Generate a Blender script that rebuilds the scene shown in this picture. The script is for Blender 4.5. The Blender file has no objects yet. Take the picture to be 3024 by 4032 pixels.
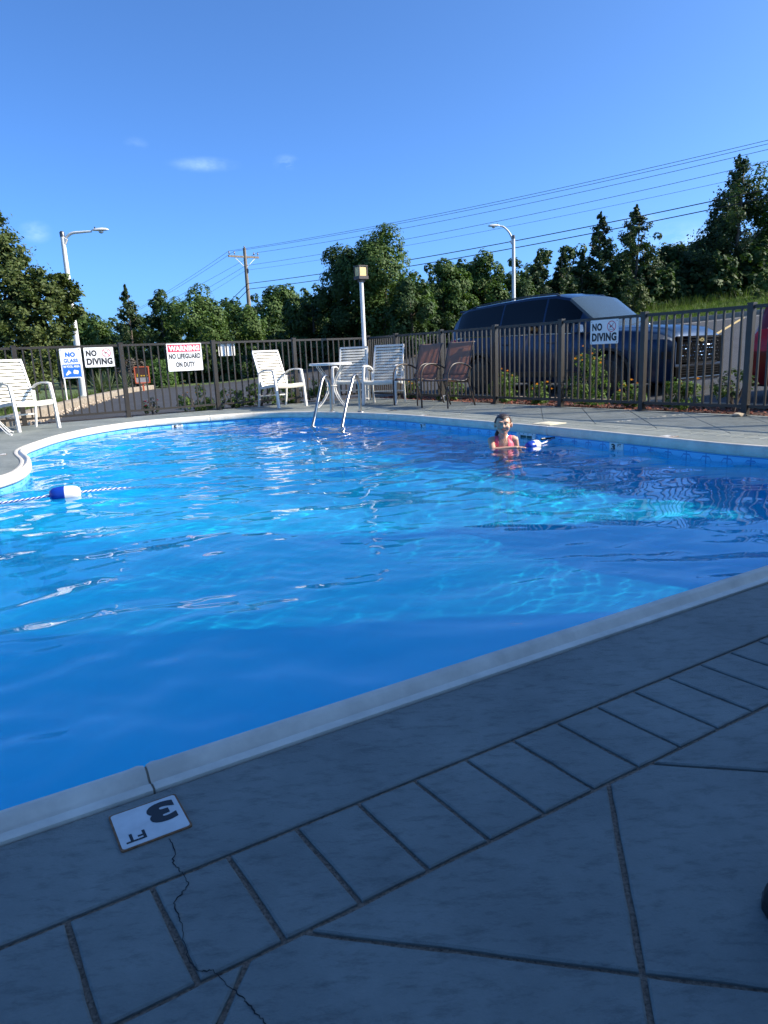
import bpy, bmesh, math, random
import numpy as np
from mathutils import Vector, Matrix
from mathutils.geometry import tessellate_polygon

R = math.radians
scene = bpy.context.scene
col = scene.collection

# ------------------------------------------------------------------ camera
PITCH, ROLL, CAM_H = R(12.491), R(-2.546), 0.8386
cam_data = bpy.data.cameras.new('camera')
cam = bpy.data.objects.new('camera', cam_data)
col.objects.link(cam)
cp, sp, cr, sr = math.cos(PITCH), math.sin(PITCH), math.cos(ROLL), math.sin(ROLL)
fw = Vector((0, cp, -sp)); up0 = Vector((0, sp, cp)); rt0 = Vector((1, 0, 0))
rt = cr * rt0 + sr * up0
up = -sr * rt0 + cr * up0
cam.matrix_world = Matrix(((rt.x, up.x, -fw.x, 0), (rt.y, up.y, -fw.y, 0), (rt.z, up.z, -fw.z, CAM_H), (0, 0, 0, 1)))
cam_data.sensor_fit = 'HORIZONTAL'
cam_data.sensor_width = 36.0
cam_data.lens = 36.0 * 2795 / 3024
cam_data.clip_start = 0.05
cam_data.clip_end = 2000
scene.camera = cam

# ------------------------------------------------------------------ sky and sun
SUN_AZ, SUN_EL = -5.0, 34.0           # degrees, azimuth counted from +X towards +Y
sdir = Vector((math.cos(R(SUN_EL)) * math.cos(R(SUN_AZ)), math.cos(R(SUN_EL)) * math.sin(R(SUN_AZ)), math.sin(R(SUN_EL))))
world = bpy.data.worlds.new('World')
scene.world = world
world.use_nodes = True
wn, wl = world.node_tree.nodes, world.node_tree.links
wn.clear()
w_out = wn.new('ShaderNodeOutputWorld')
w_bg = wn.new('ShaderNodeBackground')
w_sky = wn.new('ShaderNodeTexSky')
w_sky.sky_type = 'NISHITA'
w_sky.sun_disc = False
w_sky.sun_elevation = R(SUN_EL)
w_sky.sun_rotation = R(90 - SUN_AZ)
w_sky.air_density = 0.5
w_sky.dust_density = 1.9
w_sky.ozone_density = 10.0
w_bg.inputs['Strength'].default_value = 0.15
# a few thin fair-weather cloud wisps, placed by direction in the sky
w_tc = wn.new('ShaderNodeTexCoord')
w_noise = wn.new('ShaderNodeTexNoise'); w_noise.inputs['Scale'].default_value = 22; w_noise.inputs['Detail'].default_value = 4
w_noise.inputs['Roughness'].default_value = 0.62
w_map = wn.new('ShaderNodeMapping'); w_map.inputs['Scale'].default_value = (1, 1, 2.2)
wl.new(w_tc.outputs['Generated'], w_map.inputs['Vector']); wl.new(w_map.outputs['Vector'], w_noise.inputs['Vector'])
def wmath(op, a, b=None, clamp=False):
    n = wn.new('ShaderNodeMath'); n.operation = op; n.use_clamp = clamp
    for i, q in enumerate((a, b)):
        if q is None: continue
        if isinstance(q, (int, float)): n.inputs[i].default_value = q
        else: wl.new(q, n.inputs[i])
    return n.outputs[0]
def sky_dir(px, py):                  # direction of a cloud as seen from the pool
    d = fw + rt * ((px * 3024 / 1659 - 1512) / 2795) - up * ((py * 3024 / 1659 - 2016) / 2795)
    return d.normalized()
cloud_sum = None
for px, py, wx, wz, amt in ((440, 355, .052, .011, .30), (618, 352, .021, .012, .34), (294, 310, .017, .009, .12), (76, 500, .022, .016, .40),
                            (1470, 520, .085, .026, .42), (1385, 470, .035, .02, .22)):
    d = sky_dir(px, py); right = Vector((d.y, -d.x, 0)).normalized(); upv = right.cross(d).normalized()
    mp = wn.new('ShaderNodeMapping'); mp.vector_type = 'TEXTURE'
    mp.inputs['Location'].default_value = d; mp.inputs['Scale'].default_value = (wx, 0.3, wz)
    mp.inputs['Rotation'].default_value = Matrix((right, d, upv)).transposed().to_euler()
    wl.new(w_tc.outputs['Generated'], mp.inputs['Vector'])
    ln = wn.new('ShaderNodeVectorMath'); ln.operation = 'LENGTH'; wl.new(mp.outputs['Vector'], ln.inputs[0])
    mr = wn.new('ShaderNodeMapRange'); mr.interpolation_type = 'SMOOTHSTEP'; wl.new(ln.outputs['Value'], mr.inputs['Value'])
    mr.inputs['From Min'].default_value = 1.0; mr.inputs['From Max'].default_value = 0.0; mr.inputs['To Max'].default_value = amt
    cloud_sum = mr.outputs[0] if cloud_sum is None else wmath('ADD', cloud_sum, mr.outputs[0])
nz = wmath('MULTIPLY', wmath('SUBTRACT', w_noise.outputs['Fac'], 0.36), 3.2, True)
cl = wmath('MULTIPLY', cloud_sum, nz, True)
w_mix = wn.new('ShaderNodeMix'); w_mix.data_type = 'RGBA'
wl.new(cl, w_mix.inputs['Factor']); wl.new(w_sky.outputs['Color'], w_mix.inputs[6]); w_mix.inputs[7].default_value = (3.6, 3.9, 4.4, 1)
w_tint = wn.new('ShaderNodeMix'); w_tint.data_type = 'RGBA'; w_tint.blend_type = 'MULTIPLY'; w_tint.inputs['Factor'].default_value = 1.0
w_tint.inputs[7].default_value = (0.76, 0.94, 0.96, 1)      # clear, slightly humid summer air
wl.new(w_mix.outputs[2], w_tint.inputs[6]); wl.new(w_tint.outputs[2], w_bg.inputs['Color'])
wl.new(w_bg.outputs['Background'], w_out.inputs['Surface'])

world.cycles.sampling_method = 'MANUAL'; world.cycles.sample_map_resolution = 256
sun_data = bpy.data.lights.new('sun', 'SUN')
sun_data.energy = 3.6
sun_data.angle = R(0.53)
sun_data.color = (1.0, 0.88, 0.70)
sun = bpy.data.objects.new('sun', sun_data)
col.objects.link(sun)
sun.rotation_euler = sdir.to_track_quat('Z', 'Y').to_euler()
sun.location = sdir * 60

vs = scene.view_settings
vs.view_transform = 'Standard'
vs.look = 'None'
vs.exposure = 1.28
vs.gamma = 1.0
vs.use_curve_mapping = False
scene.display_settings.display_device = 'sRGB'
cy = scene.cycles
cy.use_denoising = True
cy.use_adaptive_sampling = True
cy.adaptive_threshold = 0.015
cy.max_bounces = 12
cy.diffuse_bounces = 8
cy.glossy_bounces = 4
cy.transmission_bounces = 9
cy.transparent_max_bounces = 8
cy.caustics_reflective = False
cy.caustics_refractive = True
cy.sample_clamp_indirect = 8.0

# ------------------------------------------------------------------ helpers
TH = R(33.104)
wv = Vector((math.cos(TH), math.sin(TH), 0))     # along the near coping and the back fence
vv = Vector((math.sin(TH), -math.cos(TH), 0))    # along the right-hand fence, towards the viewer
def W(s, t, z=0.0):
    return Vector((s * wv.x + t * vv.x, s * wv.y + t * vv.y, z))
def ST(p):
    return (p[0] * wv.x + p[1] * wv.y, p[0] * vv.x + p[1] * vv.y)

def tag(o, label=None, cat=None, group=None, kind=None):
    if label: o['label'] = label
    if cat: o['category'] = cat
    if group: o['group'] = group
    if kind: o['kind'] = kind
    return o
def empty(name, loc=(0, 0, 0), rz=0.0, label=None, cat=None, group=None):
    o = bpy.data.objects.new(name, None); col.objects.link(o)
    o.location = loc; o.rotation_euler = (0, 0, rz); o.empty_display_size = 0.1
    return tag(o, label, cat, group)
def link(name, me, mat=None, parent=None):
    o = bpy.data.objects.new(name, me); col.objects.link(o)
    if mat is not None and not me.materials: me.materials.append(mat)
    if parent is not None: o.parent = parent
    return o
def copy_tree(o, parent=None):
    c = o.copy(); col.objects.link(c); c.parent = parent
    for ch in list(o.children): copy_tree(ch, c)
    return c

class MB:
    """collects shapes for ONE mesh"""
    def __init__(s): s.v = []; s.f = []
    def add(s, vs, fs):
        k = len(s.v); s.v += [tuple(q) for q in vs]; s.f += [tuple(i + k for i in f) for f in fs]; return s
    def box(s, c, d, rot=None, taper=1.0):
        x, y, z = d[0] / 2, d[1] / 2, d[2] / 2
        p = [Vector((a * x * (taper if e > 0 else 1), b * y * (taper if e > 0 else 1), e * z)) for e in (-1, 1) for a, b in ((-1, -1), (1, -1), (1, 1), (-1, 1))]
        if rot is not None: p = [rot @ q for q in p]
        c = Vector(c)
        return s.add([c + q for q in p], [(3, 2, 1, 0), (4, 5, 6, 7), (0, 1, 5, 4), (1, 2, 6, 5), (2, 3, 7, 6), (3, 0, 4, 7)])
    def bar(s, a, b, w, h, upv=(0, 0, 1)):          # rectangular bar from a to b
        a, b = Vector(a), Vector(b); d = (b - a).normalized(); u = Vector(upv)
        x = d.cross(u)
        if x.length < 1e-4: x = d.cross(Vector((1, 0, 0)))
        x.normalize(); y = x.cross(d).normalized()
        q = [(-w / 2, -h / 2), (w / 2, -h / 2), (w / 2, h / 2), (-w / 2, h / 2)]
        return s.add([p + x * i + y * j for p in (a, b) for i, j in q], [(0, 1, 2, 3), (7, 6, 5, 4), (0, 4, 5, 1), (1, 5, 6, 2), (2, 6, 7, 3), (3, 7, 4, 0)])
    def sweep(s, pts, prof, closed=False, upv=(0, 0, 1), cap=True, scale=None):
        """sweep a closed 2-D profile [(side, up)] along pts"""
        pts = [Vector(p) for p in pts]; n = len(pts); m = len(prof); vs = []
        for i, p in enumerate(pts):
            if closed: d = pts[(i + 1) % n] - pts[i - 1]
            else: d = pts[min(i + 1, n - 1)] - pts[max(i - 1, 0)]
            d.normalize(); u = Vector(upv); x = d.cross(u)
            if x.length < 1e-4: x = d.cross(Vector((0.3, 1, 0)))
            x.normalize(); y = x.cross(d).normalized(); k = scale[i] if scale else 1.0
            vs += [p + x * (a * k) + y * (b * k) for a, b in prof]
        fs = []
        for i in range(n if closed else n - 1):
            j = (i + 1) % n
            for q in range(m):
                r = (q + 1) % m
                fs.append((i * m + q, i * m + r, j * m + r, j * m + q))
        if cap and not closed: fs += [tuple(range(m - 1, -1, -1)), tuple((n - 1) * m + q for q in range(m))]
        return s.add(vs, fs)
    def tube(s, pts, r, n=8, closed=False, cap=True):
        rr = r if isinstance(r, (list, tuple)) else [r] * len(pts)
        return s.sweep(pts, [(math.cos(2 * math.pi * i / n), math.sin(2 * math.pi * i / n)) for i in range(n)], closed, cap=cap, scale=rr, upv=(0.013, 0.021, 1))
    def lathe(s, prof, n=16, c=(0, 0, 0), axis=None):
        """prof [(r, h)] revolved about +Z (or axis) at c"""
        c = Vector(c); M = Vector(axis).to_track_quat('Z', 'Y').to_matrix() if axis is not None else Matrix.Identity(3)
        vs = [c + M @ Vector((r * math.cos(2 * math.pi * i / n), r * math.sin(2 * math.pi * i / n), h)) for r, h in prof for i in range(n)]
        fs = [(k * n + i, k * n + (i + 1) % n, (k + 1) * n + (i + 1) % n, (k + 1) * n + i) for k in range(len(prof) - 1) for i in range(n)]
        fs += [tuple(range(n - 1, -1, -1)), tuple((len(prof) - 1) * n + i for i in range(n))]
        return s.add(vs, fs)
    def prism(s, poly, z0, z1):                       # poly: [(x, y)] counter-clockwise, z0 < z1
        n = len(poly)
        vs = [(x, y, z0) for x, y in poly] + [(x, y, z1) for x, y in poly]
        return s.add(vs, [tuple(range(n - 1, -1, -1)), tuple(range(n, 2 * n))] + [(i, (i + 1) % n, n + (i + 1) % n, n + i) for i in range(n)])
    def grid(s, rows):                                # rows of equal length of points
        m = len(rows[0]); vs = [p for r in rows for p in r]
        return s.add(vs, [(i * m + j, i * m + j + 1, (i + 1) * m + j + 1, (i + 1) * m + j) for i in range(len(rows) - 1) for j in range(m - 1)])
    def mesh(s, name, smooth=None):
        me = bpy.data.meshes.new(name); me.from_pydata(s.v, [], s.f); me.update()
        if smooth is not None:
            me.shade_smooth()
            if smooth < 180: me.set_sharp_from_angle(angle=R(smooth))
        return me
    def build(s, name, mat, parent=None, smooth=None, bevel=0):
        o = link(name, s.mesh(name, smooth), mat, parent)
        if bevel:
            b = o.modifiers.new('bevel', 'BEVEL'); b.width = bevel; b.segments = 2; b.limit_method = 'ANGLE'; b.angle_limit = R(40)
        return o

def spline(pts, per=8, closed=False):
    pts = [Vector(p) for p in pts]; n = len(pts); out = []
    for i in range(n if closed else n - 1):
        g = (lambda k: pts[k % n]) if closed else (lambda k: pts[min(max(k, 0), n - 1)])
        a, b, c, d = g(i - 1), g(i), g(i + 1), g(i + 2)
        for k in range(per):
            t = k / per
            out.append(0.5 * ((2 * b) + (c - a) * t + (2 * a - 5 * b + 4 * c - d) * t * t + (3 * b - a - 3 * c + d) * t ** 3))
    if not closed: out.append(pts[-1])
    return out

# ------------------------------------------------------------------ materials
def mat(name, color, rough=0.6, metal=0.0, var=0.0, vscale=8.0, bump=0.0, bscale=60.0, spec=0.5, color2=None, coat=0.0, detail=5.0, coords='Object', bdist=0.01, stretch=None):
    m = bpy.data.materials.new(name); m.use_nodes = True
    nt = m.node_tree; b = nt.nodes['Principled BSDF']
    b.inputs['Base Color'].default_value = (*color, 1); b.inputs['Roughness'].default_value = rough; b.inputs['Metallic'].default_value = metal
    b.inputs['Specular IOR Level'].default_value = spec; b.inputs['Coat Weight'].default_value = coat; b.inputs['Coat Roughness'].default_value = 0.04
    if var or color2 or bump:
        tc = nt.nodes.new('ShaderNodeTexCoord'); src = tc.outputs[coords]
        if stretch:
            mp = nt.nodes.new('ShaderNodeMapping'); mp.inputs['Scale'].default_value = stretch; nt.links.new(src, mp.inputs['Vector']); src = mp.outputs['Vector']
    if var or color2:
        n = nt.nodes.new('ShaderNodeTexNoise'); n.inputs['Scale'].default_value = vscale; n.inputs['Detail'].default_value = detail; n.inputs['Roughness'].default_value = 0.65
        nt.links.new(src, n.inputs['Vector'])
        r = nt.nodes.new('ShaderNodeValToRGB')
        c2 = color2 if color2 else tuple(min(1, c * (1 + var)) for c in color); c1 = tuple(c * (1 - var) for c in color)
        r.color_ramp.elements[0].position = 0.32; r.color_ramp.elements[1].position = 0.68
        r.color_ramp.elements[0].color = (*c1, 1); r.color_ramp.elements[1].color = (*c2, 1)
        nt.links.new(n.outputs['Fac'], r.inputs['Fac']); nt.links.new(r.outputs['Color'], b.inputs['Base Color'])
    if bump:
        n2 = nt.nodes.new('ShaderNodeTexNoise'); n2.inputs['Scale'].default_value = bscale; n2.inputs['Detail'].default_value = 6; n2.inputs['Roughness'].default_value = 0.7
        nt.links.new(src, n2.inputs['Vector'])
        bp = nt.nodes.new('ShaderNodeBump'); bp.inputs['Strength'].default_value = bump; bp.inputs['Distance'].default_value = bdist
        nt.links.new(n2.outputs['Fac'], bp.inputs['Height']); nt.links.new(bp.outputs['Normal'], b.inputs['Normal'])
    return m

def text_mesh(txt, size, bold=0.0, sx=1.0, align='CENTER'):
    """flat lettering in the XY plane, centred on the origin"""
    cu = bpy.data.curves.new('lettering', 'FONT'); cu.body = txt; cu.size = size; cu.align_x = align; cu.align_y = 'CENTER'; cu.offset = bold * size; cu.resolution_u = 4; cu.space_character = 1.0 + bold * 1.6
    o = bpy.data.objects.new('lettering', cu); col.objects.link(o)
    dg = bpy.context.evaluated_depsgraph_get(); dg.update()
    me = bpy.data.meshes.new_from_object(o.evaluated_get(dg))
    bpy.data.objects.remove(o); bpy.data.curves.remove(cu)
    co = np.zeros(len(me.vertices) * 3); me.vertices.foreach_get('co', co); co = co.reshape(-1, 3)
    h = co[:, 1].max() - co[:, 1].min()
    co[:, 1] -= (co[:, 1].max() + co[:, 1].min()) / 2; co[:, 0] -= (co[:, 0].max() + co[:, 0].min()) / 2
    k = size / h; co[:, :2] *= k; co[:, 0] *= sx
    me.vertices.foreach_set('co', co.ravel()); me.update()
    return me
def fit_text(txt, w, h, bold=0.0):
    """lettering of exactly w by h"""
    me = text_mesh(txt, h, bold)
    co = np.zeros(len(me.vertices) * 3); me.vertices.foreach_get('co', co); co = co.reshape(-1, 3)
    co[:, 0] *= w / (co[:, 0].max() - co[:, 0].min()); me.vertices.foreach_set('co', co.ravel()); me.update()
    return me
rnd = random.Random(7)
rng = np.random.default_rng(11)
# ------------------------------------------------------------------ surface materials
def deck_material():
    m = mat('painted_concrete', (0.225, 0.235, 0.255), rough=0.62, bump=0.7, bscale=190, bdist=0.005, spec=0.35)
    nt = m.node_tree; N = nt.nodes; L = nt.links; b = N['Principled BSDF']
    geo = N.new('ShaderNodeNewGeometry')
    n1 = N.new('ShaderNodeTexNoise'); n1.inputs['Scale'].default_value = 2.1; n1.inputs['Detail'].default_value = 8; n1.inputs['Roughness'].default_value = 0.7
    n2 = N.new('ShaderNodeTexNoise'); n2.inputs['Scale'].default_value = 42; n2.inputs['Detail'].default_value = 6; n2.inputs['Roughness'].default_value = 0.75
    mp = N.new('ShaderNodeMapping'); mp.inputs['Rotation'].default_value = (0, 0, -TH); mp.inputs['Scale'].default_value = (0.35, 1, 1)
    L.new(geo.outputs['Position'], mp.inputs['Vector']); L.new(geo.outputs['Position'], n1.inputs['Vector']); L.new(mp.outputs['Vector'], n2.inputs['Vector'])
    r1 = N.new('ShaderNodeValToRGB'); r1.color_ramp.elements[0].position = .3; r1.color_ramp.elements[1].position = .72
    r1.color_ramp.elements[0].color = (0.140, 0.161, 0.154, 1); r1.color_ramp.elements[1].color = (0.265, 0.286, 0.264, 1)
    r2 = N.new('ShaderNodeValToRGB'); r2.color_ramp.elements[0].position = .27; r2.color_ramp.elements[1].position = .5
    r2.color_ramp.elements[0].color = (0.45, 0.45, 0.47, 1); r2.color_ramp.elements[1].color = (1, 1, 1, 1)
    mx = N.new('ShaderNodeMix'); mx.data_type = 'RGBA'; mx.blend_type = 'MULTIPLY'; mx.inputs['Factor'].default_value = 0.85
    L.new(n1.outputs['Fac'], r1.inputs['Fac']); L.new(n2.outputs['Fac'], r2.inputs['Fac'])
    L.new(r1.outputs['Color'], mx.inputs[6]); L.new(r2.outputs['Color'], mx.inputs[7]); L.new(mx.outputs[2], b.inputs['Base Color'])
    return m
M = {}
M['deck'] = deck_material()
M['grout'] = mat('groove_aggregate', (0.13, 0.095, 0.070), rough=0.95, color2=(0.42, 0.33, 0.25), vscale=160, bump=1.0, bscale=240, bdist=0.006, detail=3)
M['coping'] = mat('white_coping', (0.66, 0.61, 0.52), rough=0.45, var=0.16, vscale=7, bump=0.08, bscale=30)
M['trim_black'] = mat('black_trim', (0.010, 0.010, 0.011), rough=0.35)
M['gold'] = mat('gold_emblem', (0.62, 0.50, 0.22), rough=0.15, metal=1.0)
M['asphalt'] = mat('asphalt', (0.026, 0.028, 0.033), rough=0.85, color2=(0.042, 0.044, 0.050), vscale=0.9, bump=0.6, bscale=160, bdist=0.01, detail=9)
M['soil'] = mat('soil', (0.045, 0.034, 0.025), rough=0.95, color2=(0.09, 0.07, 0.05), vscale=14, bump=1, bscale=40, bdist=0.03)
M['mulch'] = mat('red_mulch', (0.045, 0.024, 0.018), rough=0.95, color2=(0.12, 0.06, 0.045), vscale=60, bump=1, bscale=80, bdist=0.03)
M['kerb'] = mat('kerb_concrete', (0.27, 0.225, 0.17), rough=0.9, var=0.3, vscale=9, bump=0.5, bscale=60)
M['lawn'] = mat('lawn_ground', (0.05, 0.085, 0.02), rough=0.95, color2=(0.11, 0.155, 0.045), vscale=2.5, bump=1, bscale=40, bdist=0.05)
M['yellow'] = mat('yellow_paint', (0.55, 0.40, 0.16), rough=0.8, var=0.2, vscale=20)
M['whiteline'] = mat('white_road_paint', (0.5, 0.5, 0.48), rough=0.8, var=0.2, vscale=20)

def liner_material(name, wall):
    m = bpy.data.materials.new(name); m.use_nodes = True
    nt = m.node_tree; N = nt.nodes; L = nt.links; b = N['Principled BSDF']
    b.inputs['Roughness'].default_value = 0.5
    if not wall:
        n = N.new('ShaderNodeTexNoise'); n.inputs['Scale'].default_value = 3; n.inputs['Detail'].default_value = 6
        r = N.new('ShaderNodeValToRGB'); r.color_ramp.elements[0].position = .3; r.color_ramp.elements[1].position = .7
        r.color_ramp.elements[0].color = (0.002, 0.60, 0.985, 1); r.color_ramp.elements[1].color = (0.004, 0.66, 0.992, 1)
        L.new(n.outputs['Fac'], r.inputs['Fac']); L.new(r.outputs['Color'], b.inputs['Base Color'])
        return m
    # printed tile band at the waterline: pale tiles with dark joints and an arch motif
    uv = N.new('ShaderNodeUVMap'); uv.uv_map = 'UVMap'
    sx = N.new('ShaderNodeSeparateXYZ'); L.new(uv.outputs['UV'], sx.inputs[0])
    def mth(op, a, b_=None, clamp=False):
        n = N.new('ShaderNodeMath'); n.operation = op; n.use_clamp = clamp
        for i, q in enumerate((a, b_)):
            if q is None: continue
            if isinstance(q, (int, float)): n.inputs[i].default_value = q
            else: L.new(q, n.inputs[i])
        return n.outputs[0]
    u = mth('MULTIPLY', sx.outputs['X'], 5.2); fu = mth('FRACT', u)              # tiles 19 cm long
    vz = sx.outputs['Y']                                                          # height above the deck
    joint = mth('LESS_THAN', mth('ABSOLUTE', mth('SUBTRACT', fu, 0.5)), 0.030)
    tri = mth('ABSOLUTE', mth('SUBTRACT', fu, 0.5))
    arch = mth('ADD', mth('MULTIPLY', mth('MAXIMUM', mth('SUBTRACT', tri, 0.16), 0.0), -0.30), -0.105)
    motif = mth('LESS_THAN', mth('ABSOLUTE', mth('SUBTRACT', vz, arch)), 0.006)
    edge = mth('LESS_THAN', mth('ABSOLUTE', mth('ADD', vz, 0.080)), 0.004)
    ln = mth('MAXIMUM', mth('MAXIMUM', joint, motif), edge)
    band = mth('GREATER_THAN', vz, -0.30)
    ln = mth('MULTIPLY', ln, band)
    n = N.new('ShaderNodeTexNoise'); n.inputs['Scale'].default_value = 14; n.inputs['Detail'].default_value = 6
    r = N.new('ShaderNodeValToRGB'); r.color_ramp.elements[0].position = .3; r.color_ramp.elements[1].position = .7
    r.color_ramp.elements[0].color = (0.10, 0.47, 0.80, 1); r.color_ramp.elements[1].color = (0.20, 0.60, 0.88, 1)
    L.new(n.outputs['Fac'], r.inputs['Fac'])
    mx = N.new('ShaderNodeMix'); mx.data_type = 'RGBA'; L.new(ln, mx.inputs['Factor']); L.new(r.outputs['Color'], mx.inputs[6]); mx.inputs[7].default_value = (0.05, 0.24, 0.56, 1)
    m2 = N.new('ShaderNodeMix'); m2.data_type = 'RGBA'; L.new(band, m2.inputs['Factor']); m2.inputs[6].default_value = (0.003, 0.63, 0.988, 1); L.new(mx.outputs[2], m2.inputs[7])
    L.new(m2.outputs[2], b.inputs['Base Color'])
    return m
M['liner'] = liner_material('blue_liner_floor', False)
M['liner_wall'] = liner_material('blue_liner_wall', True)

# ------------------------------------------------------------------ pool outline (deck edge of the coping), counter-clockwise
def world_st(x, y): return (x * wv.x + y * wv.y, x * vv.x + y * vv.y)
OUT_ST = [(-0.9, -1.385), (0.0, -1.345), (0.8, -1.318), (1.4, -1.295), (2.4, -1.25), (3.4, -1.215), (4.4, -1.19), (5.15, -1.28), (5.62, -1.62), (5.70, -2.1), (5.58, -2.65), (5.51, -3.2), (5.58, -4.07), (5.66, -5.1),
          (5.70, -6.1), (5.72, -7.2), (5.71, -8.18), (5.54, -9.13), (5.2, -10.05), (4.68, -10.74), (3.84, -11.02), (2.86, -11.05), (2.11, -10.65), (1.51, -9.95), (1.09, -9.16), (0.91, -8.7), (0.83, -8.26), (0.80, -7.55),
          (0.70, -6.97), (0.53, -6.55), world_st(-3.22, 5.2), world_st(-3.4, 4.3), world_st(-3.42, 3.3), world_st(-3.2, 2.2), world_st(-2.75, 1.25), world_st(-2.1, 0.68)]
raw = spline([W(s, t) for s, t in OUT_ST], 14, True)
def resample(pts, step, closed=True):
    pts = list(pts) + ([pts[0]] if closed else []); acc = [0.0]
    for a, b in zip(pts, pts[1:]): acc.append(acc[-1] + (b - a).length)
    n = max(2, int(acc[-1] / step)); out = []; j = 0
    for i in range(n if closed else n + 1):
        d = acc[-1] * i / n
        while acc[j + 1] < d and j < len(acc) - 2: j += 1
        q = (d - acc[j]) / max(1e-9, acc[j + 1] - acc[j]); out.append(pts[j].lerp(pts[j + 1], q))
    return out
RIM = resample(raw, 0.085)
NR = len(RIM)
def rim_normal(i):
    d = (RIM[(i + 1) % NR] - RIM[i - 1]).normalized()
    return Vector((-d.y, d.x, 0))                       # inward
RIM_N = [rim_normal(i) for i in range(NR)]
def rim_off(d, z=0.0): return [RIM[i] + RIM_N[i] * d + Vector((0, 0, z)) for i in range(NR)]
def inside(poly, X, Y):
    c = np.zeros(X.shape, bool); n = len(poly)
    for i in range(n):
        x1, y1, x2, y2 = poly[i - 1].x, poly[i - 1].y, poly[i].x, poly[i].y
        if y1 == y2: continue
        k = ((y1 > Y) != (y2 > Y)) & (X < (x2 - x1) * (Y - y1) / (y2 - y1) + x1)
        c ^= k
    return c
WATER_Z = -0.125
def floor_z(p):                                          # shallow by the near right, deeper far left
    s, t = ST(p); return -0.97 - 0.05 * max(0.0, -t - 6.0) - 0.03 * max(0.0, 3.0 - s)

pool = empty('swimming_pool', (0, 0, 0), 0, 'blue lined free-form swimming pool with white rounded coping set into the grey deck', 'pool')
wall_p = rim_off(0.068)
wm = bpy.data.meshes.new('liner_wall'); vs_, fs_, us_ = [], [], []
arc = [0.0]
for i in range(NR): arc.append(arc[-1] + (wall_p[(i + 1) % NR] - wall_p[i]).length)
for i in range(NR + 1):
    p = wall_p[i % NR]; zb = floor_z(p)
    for z in (-0.06, -0.3, zb): vs_.append((p.x, p.y, z))
for i in range(NR):
    for k in range(2): fs_.append((i * 3 + k, i * 3 + k + 1, i * 3 + k + 4, i * 3 + k + 3))
wm.from_pydata(vs_, [], fs_); uvl = wm.uv_layers.new(name='UVMap')
for lp in wm.loops:
    vi = lp.vertex_index; uvl.data[lp.index].uv = (arc[vi // 3], vs_[vi][2])
wm.shade_smooth()
link('liner_wall', wm, M['liner_wall'], pool)
fl_poly = [Vector((p.x, p.y, floor_z(p))) for p in rim_off(0.06)][::3]
fm = bpy.data.meshes.new('pool_floor'); fm.from_pydata([tuple(p) for p in fl_poly], [], [tuple(t) for t in tessellate_polygon([fl_poly])]); fm.update()
link('pool_floor', fm, M['liner'], pool)

COP = [(0.0, -0.02), (0.0, 0.006), (0.003, 0.008), (0.024, 0.008), (0.029, 0.002), (0.037, 0.000), (0.045, 0.006), (0.053, 0.017), (0.064, 0.024), (0.077, 0.023), (0.088, 0.014), (0.094, -0.004), (0.095, -0.030), (0.094, -0.056), (0.086, -0.070), (0.066, -0.074), (0.05, -0.074)]
COP = [(-a, b) for a, b in COP]
def rim_index(x, y):
    return min(range(NR), key=lambda i: (RIM[i].x - x) ** 2 + (RIM[i].y - y) ** 2)
joints = sorted({rim_index(*q) for q in ((-0.455, 1.29), (-2.70, 11.25), (-3.6, 10.8), (0.18, 10.1), (1.85, 7.6), (2.95, 5.0), (3.3, 3.4), (1.75, 2.62), (-3.35, 6.5), (-3.42, 3.6), (-2.3, 0.8))})
for a, b in zip(joints, joints[1:] + [joints[0] + NR]):
    pts = [RIM[i % NR].copy() for i in range(a, b + 1)]
    d0 = (pts[1] - pts[0]).normalized(); d1 = (pts[-1] - pts[-2]).normalized()
    pts[0] += d0 * 0.0025; pts[-1] -= d1 * 0.0025
    # a slightly swollen collar at each end where two lengths meet
    pts = [pts[0], pts[0] + d0 * 0.012, pts[0] + d0 * 0.03] + pts[1:-1] + [pts[-1] - d1 * 0.03, pts[-1] - d1 * 0.012, pts[-1]]
    sc_ = [0.97, 1.03, 1.0] + [1.0] * (len(pts) - 6) + [1.0, 1.03, 0.97]
    MB().sweep(pts, COP, scale=sc_).build('coping_section', M['coping'], pool, smooth=50)
# plain filler strips seal the gaps of the joints
for a in joints:
    d = (RIM[(a + 1) % NR] - RIM[a]).normalized()
    MB().sweep([RIM[a] - d * 0.004, RIM[a] + d * 0.004], [(-0.004 + x * 0.90, y - 0.004) for x, y in COP]).build('coping_joint', M['kerb'], pool)

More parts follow.
